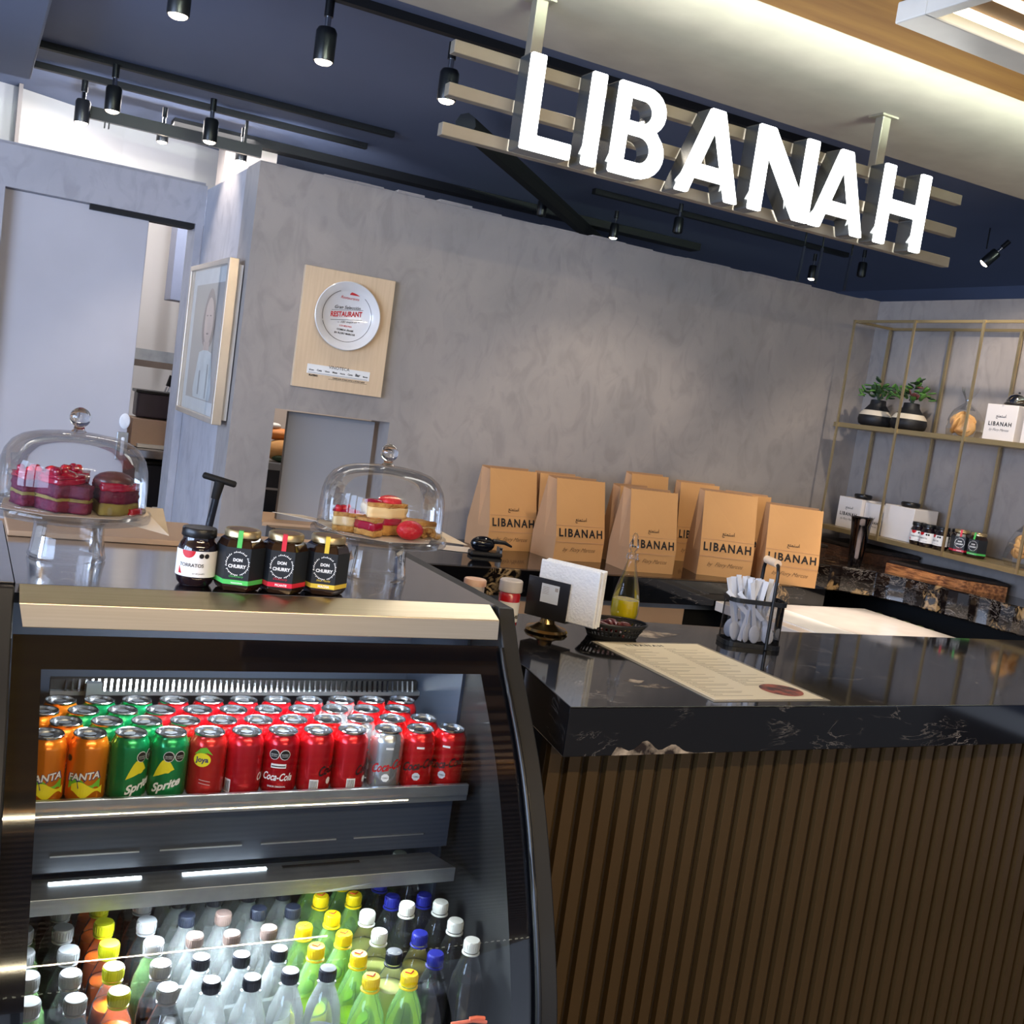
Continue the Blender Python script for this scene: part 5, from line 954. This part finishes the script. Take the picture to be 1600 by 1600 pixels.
def bread_bag(x, y, z, lab, seed, tall=1):
    random.seed(seed); t = thing('bread_bag', lab, 'bag', (x, y, z+.0005), 0, 'clear bags of bread'); m = MB()
    m.lathe([(0, .001), (.07, .001), (.085, .03), (.080, .08*tall), (.055, .12*tall), (.014, .155*tall), (.010, .165*tall), (.034, .205*tall), (.040, .225*tall)], 14, T=Matrix.Diagonal((.86, 1.0, .97, 1))); m.v = [(x_*(1+random.uniform(-.1, .1)), y_*(1+random.uniform(-.1, .1)), z_) for x_, y_, z_ in m.v]; m.build('cellophane', M['film'], t)
    MB().lathe([(.0125, .157*tall), (.014, .160*tall), (.0125, .165*tall)], 12).build('tie', M['steel2'], t, 60)
    for k in range(5 if tall == 1 else 12):
        r_ = random.uniform(0, .035); a_ = random.uniform(0, 6.28); T_ = Matrix.Translation((r_*math.cos(a_)-.01, r_*math.sin(a_)*1.2, .045+(.06*tall*k/12 if tall > 1 else .006*k))) @ Matrix.Rotation(a_, 4, 'Z') @ Matrix.Rotation(random.uniform(.9, 1.5) if tall == 1 else random.uniform(0, 1.5), 4, 'Y'); s_ = 1 if tall == 1 else .62
        MB().blob((0, 0, 0), .046*s_, .056*s_, .013, 14, 7, T_, jit=.03).build('bread_piece', M['bread'], t, 60)
bread_bag(3.955, 3.40, Z1, 'clear bag of flat bread on the upper shelf left of the white box', 11); bread_bag(3.95, 2.975, Z0, 'clear bag of bread chips at the right end of the lower shelf', 12, 1.25)
def white_box(y0, y1, x, z, h, lab, side=True, rz=0, qr=False, blank=False):
    t = thing('white_gift_box', lab, 'box', (x, (y0+y1)/2, z+.0005), rz, 'white printed boxes on the shelves'); w_ = (y0-y1)/2
    b = MB().box((0, -w_, 0), (w_*1.7, w_, h)).build('carton', M['card'], t, bevel=.002)
    k = w_*2/.156
    f = lambda z0: lambda u, v: (-.0006, -u, z0+v)
    if not blank:
        MB().fn(fit_text('LIBANAH', .115*k, bold=.028, space=1.25), f(.062*k)).build('print', M['ink'], b); MB().fn(fit_text(ARAB, .050*k, bold=.012), f(.098*k)).build('print', M['ink'], b); MB().fn(fit_text('by Flory Marcos', .100*k, shear=.5), f(.040*k)).build('print', flat('thin_ink', (90, 88, 88)), b)
    MB().lathe([(0, h-.001), (.004, h-.001)], 8).build('dot', M['ink'], b)
    return t
white_box(3.249, 3.093, 3.90, Z1, .152, 'white printed box on the upper shelf with a steel dome lid on top'); white_box(3.06, 2.90, 3.90, Z1, .152, 'white box at the right edge of the upper shelf', blank=True)
t = thing('steel_dome_lid', 'small polished steel domed pot on the upper white box', 'pot', (3.965, 3.155, Z1+.1535)); MB().lathe([(.048, .010), (.047, .022), (.036, .042), (.018, .052), (0, .054)], 28).build('dome', M['chrome'], t, 50); MB().lathe([(0, 0), (.050, 0), (.054, .006), (.050, .011), (0, .011)], 28).build('base', M['black'], t, 50); MB().tube([(.0, -.05, .008), (.0, -.072, .016), (.0, -.070, .030), (.0, -.045, .032)], .006, 8).build('handle', M['black'], t, 50); MB().blob((0, 0, .057), .005, .005, .005, 10, 6).build('knob', M['black'], t, 60)
def jar_black(y, x, z, h=0): return None
white_box(4.015, 3.862, 3.90, Z0, .150, 'leftmost white printed box on the lower shelf'); white_box(3.858, 3.745, 3.92, Z0, .142, 'second white printed box on the lower shelf, behind the tumbler'); white_box(3.715, 3.535, 3.90, Z0, .155, 'third white box on the lower shelf, blank side facing out', blank=True)
for y, z_, lab in ((3.925, Z0+.1515, 'small round black bowl on the leftmost lower white box'), (3.625, Z0+.1565, 'small round black bowl on the third lower white box')):
    t = thing('black_bowl', lab, 'bowl', (3.965, y, z_), 0, 'black bowls on the white boxes'); MB().lathe([(0, 0), (.036, 0), (.042, .005), (.043, .018), (.040, .022), (.0, .021)], 28).build('cap', M['black'], t, 50); MB().lathe([(.036, .0215), (.034, .0225), (0, .0225)], 28).build('top_inset', M['matte'], t, 50)
for k, (y, x, lab) in enumerate(((3.495, 3.90, 'leftmost'), (3.428, 3.89, 'second'), (3.360, 3.90, 'third'), (3.325, 3.96, 'rightmost'))):
    dup(tj, (x, y, Z0+.0005), -PI/2+.5-.3*k, '%s dark preserve jar of the four on the lower shelf' % lab, 'preserve jars on the lower shelf')
dup(HX[1], (3.91, 3.265, Z0+.0005), -PI/2+.6, 'hexagonal jar with red stripe on the lower shelf', 'hexagonal jars on the lower shelf'); dup(HX[0], (3.92, 3.185, Z0+.0005), -PI/2+.2, 'hexagonal jar with green label on the lower shelf', 'hexagonal jars on the lower shelf')

# ================================================================== WALL PLAQUE and PORTRAIT
t = thing('award_plaque', 'pale wooden wall plaque with a white round plate and paper label', 'plaque', (1.335, WY-.012, 1.77))
W(MB().box((1.147, WY-.022, 1.536), (1.518, WY-.001, 2.004)).build('board', M['oak'], t, bevel=.0015))
pc = at(542, 494, 'y', WY-.03); PR = .134
Tp = Matrix.Translation((pc.x, WY-.022, pc.z)) @ Matrix.Rotation(PI/2, 4, 'X')
pl = W(MB().lathe([(0, .006), (.094*PR/.134, .006), (.098*PR/.134, .010), (.118, .018), (PR-.003, .024), (PR, .022), (PR-.004, .014), (.10, .002), (0, .001)], 56, T=Tp).build('plate', mat('white_china', (224, 222, 222), .2, coat=.5), t, 50))
def onp(x, y, yy=WY-.0292): return (pc.x+x, yy, pc.z+y)
def sub(m, nm, mt): o = m.build(nm, mt, pl); o.matrix_parent_inverse = Matrix(); return o
m = MB(); cs, sn = math.cos(.13), math.sin(.13); m.fn(fit_text('RESTAURANT', .128, bold=.03), lambda x, y: onp(x*cs-.002, y*1.35-.002+x*sn)); m.fn(fit_text('Restaurants', .075, shear=.3), lambda x, y: onp(x+.005, y+.066)); m.fn(fit_text('LOS MEJORES', .05, bold=.01), lambda x, y: onp(x, y-.042))
m.add([onp(.024+.022*math.cos(i*PI/8), .084+.014*math.sin(i*PI/8)) for i in range(9)], [tuple(range(9))]); sub(m, 'red_print', inkmats['r'])
m = MB(); m.fn(fit_text('COMIDA ÁRABE', .068, bold=.03), lambda x, y: onp(x, y-.058)); m.fn(fit_text('BY FLORY MARCOS', .084, bold=.03), lambda x, y: onp(x, y-.072)); m.fn(fit_text('Gran Selección', .105, bold=.01, shear=.3), lambda x, y: onp(x, y+.028+x*sn*.6)); m.fn(fit_text('~ 100 mejores ~', .09, shear=.3), lambda x, y: onp(x+.01, y-.026+x*sn))
for k in (-1, 1): m.add([onp(x, .0+k*.019+x*sn+.004+dy) for x, dy in ((-.064, 0), (.064, 0), (.064, .0014), (-.064, .0014))], [(0, 1, 2, 3)])
for a0, a1 in ((-.9*PI, .28*PI), (.62*PI, 1.08*PI)):
    n = 30; vs = []; 
    for i in range(n+1): a_ = a0+(a1-a0)*i/n; vs += [onp(.0995*math.cos(a_), .0995*math.sin(a_), WY-.0335), onp(.1012*math.cos(a_), .1012*math.sin(a_), WY-.0338)]
    m.add(vs, [(2*i, 2*i+2, 2*i+3, 2*i+1) for i in range(n)])
sub(m, 'black_print', M['ink'])
LA, LB = at(481, 566, 'y', WY-.024), at(576, 600, 'y', WY-.024); lw = LB.x-LA.x
lb = W(MB().box((LA.x, WY-.0235, LB.z+.01), (LB.x, WY-.0221, LA.z-.004)).build('paper_label', M['white'], t)); cx_, cz_ = (LA.x+LB.x)/2, (LA.z+LB.z)/2+.003
m = MB(); yy = WY-.0241; m.fn(fit_text('VINOTECA', .085), lambda x, y: (cx_+x, yy, cz_+.010+y))
for k in range(8): m.fn(fit_text(('Grupo', 'Casa', 'Vinos', 'Mesa', 'Norte', 'Cava', 'Bar', 'Monte')[k], .020, bold=.03), lambda x, y, k=k: (cx_-lw*.43+k*lw*.123+x, yy, cz_-.006+y))
m.box((LA.x+.006, yy, cz_-.015), (LB.x-.008, yy+.0004, cz_-.0138)); m.fn(fit_text('PLATINO', .036, bold=.05), lambda x, y: (LA.x+.028+x, yy, cz_-.028+y)); m.fn(fit_text('Celebrando el buen comer y el buen beber', .135, bold=.02), lambda x, y: (cx_+.045+x, yy, cz_-.028+y)); m.box((LA.x+.09, yy, cz_-.032), (LB.x-.008, yy+.0004, cz_-.031))
o = m.build('label_print', M['ink'], lb); o.matrix_parent_inverse = Matrix()
# framed portrait on the left face of the partition (faces -X)
t = thing('framed_portrait', 'champagne framed picture of a veiled figure on the partition side', 'picture', (.90, 4.65, 1.67))
xf = .872; Y0, Y1, ZA, ZB = 4.245, 5.05, 1.345, 1.985
fr = mat('champagne_frame', (196, 184, 168), .3, .6)
for a_, b_ in (((Y0, ZA), (Y0+.03, ZB)), ((Y1-.03, ZA), (Y1, ZB)), ((Y0+.03, ZA), (Y1-.03, ZA+.022)), ((Y0+.03, ZB-.022), (Y1-.03, ZB))): W(MB().box((xf, a_[0], a_[1]), (xf+.038, b_[0], b_[1])).build('frame_bar', fr, t, bevel=.002))
W(MB().box((xf+.038, Y0+.012, ZA+.02), (xf+.058, Y1-.012, ZB-.02)).build('backing', mat('frame_backing', (210, 205, 198), .6), t)); W(MB().box((xf+.020, Y0+.03, ZA+.022), (xf+.024, Y1-.03, ZB-.022)).build('mat_board', mat('picture_mat', (205, 208, 206), .7), t))
pic = W(MB().box((xf+.0185, Y0+.11, ZA+.075), (xf+.0199, Y1-.11, ZB-.085)).build('picture_sheet', mat('picture_ground', (150, 146, 142), .7, c2=(168, 160, 148), scale=4), t))
def ell(cy, cz, ry, rz_, x, n=28, tp=0): return MB().add([(x, cy+ry*math.cos(2*PI*i/n)*(1-tp*math.sin(2*PI*i/n)), cz+rz_*math.sin(2*PI*i/n)) for i in range(n)], [tuple(range(n))])
def psub(m, nm, c): o = m.build(nm, mat(nm+'_tone', c, .7, c2=tuple(v*.88 for v in c), scale=14), pic); o.matrix_parent_inverse = Matrix()
yc = 4.60; psub(ell(yc, 1.755, .125, .125, xf+.0180, tp=.25), 'veil', (120, 104, 96)); psub(ell(yc, 1.745, .085, .098, xf+.0176), 'face', (200, 176, 162)); psub(MB().add([(xf+.0172, yc-.06, 1.66), (xf+.0172, yc+.06, 1.66), (xf+.0172, yc+.05, 1.60), (xf+.0172, yc-.05, 1.60)], [(0, 1, 2, 3)]), 'neck', (192, 168, 154))
psub(MB().add([(xf+.0168, yc+y_, z_) for y_, z_ in ((-.13, 1.615), (-.05, 1.625), (.05, 1.625), (.13, 1.615), (.19, 1.46), (.17, 1.425), (-.17, 1.425), (-.19, 1.46))], [tuple(range(8))]), 'robe', (200, 208, 208)); psub(MB().box((xf+.0160, yc-.09, 1.43), (xf+.0164, yc-.07, 1.57)).box((xf+.0160, yc+.06, 1.44), (xf+.0164, yc+.085, 1.54)), 'robe_folds', (140, 146, 148))
psub(MB().box((xf+.0160, yc-.045, 1.765), (xf+.0164, yc-.02, 1.77)).box((xf+.0160, yc+.02, 1.765), (xf+.0164, yc+.045, 1.77)).box((xf+.0160, yc-.02, 1.69), (xf+.0164, yc+.02, 1.697)), 'features', (110, 80, 74))
W(MB().add([(xf+.006, Y0+.03, ZA+.022), (xf+.006, Y1-.03, ZA+.022), (xf+.006, Y1-.03, ZB-.022), (xf+.006, Y0+.03, ZB-.022)], [(0, 1, 2, 3)]).build('glass_front', thin_glass('low_reflection_glass', (.98, .98, .98), 1.4, 0, .3), t))
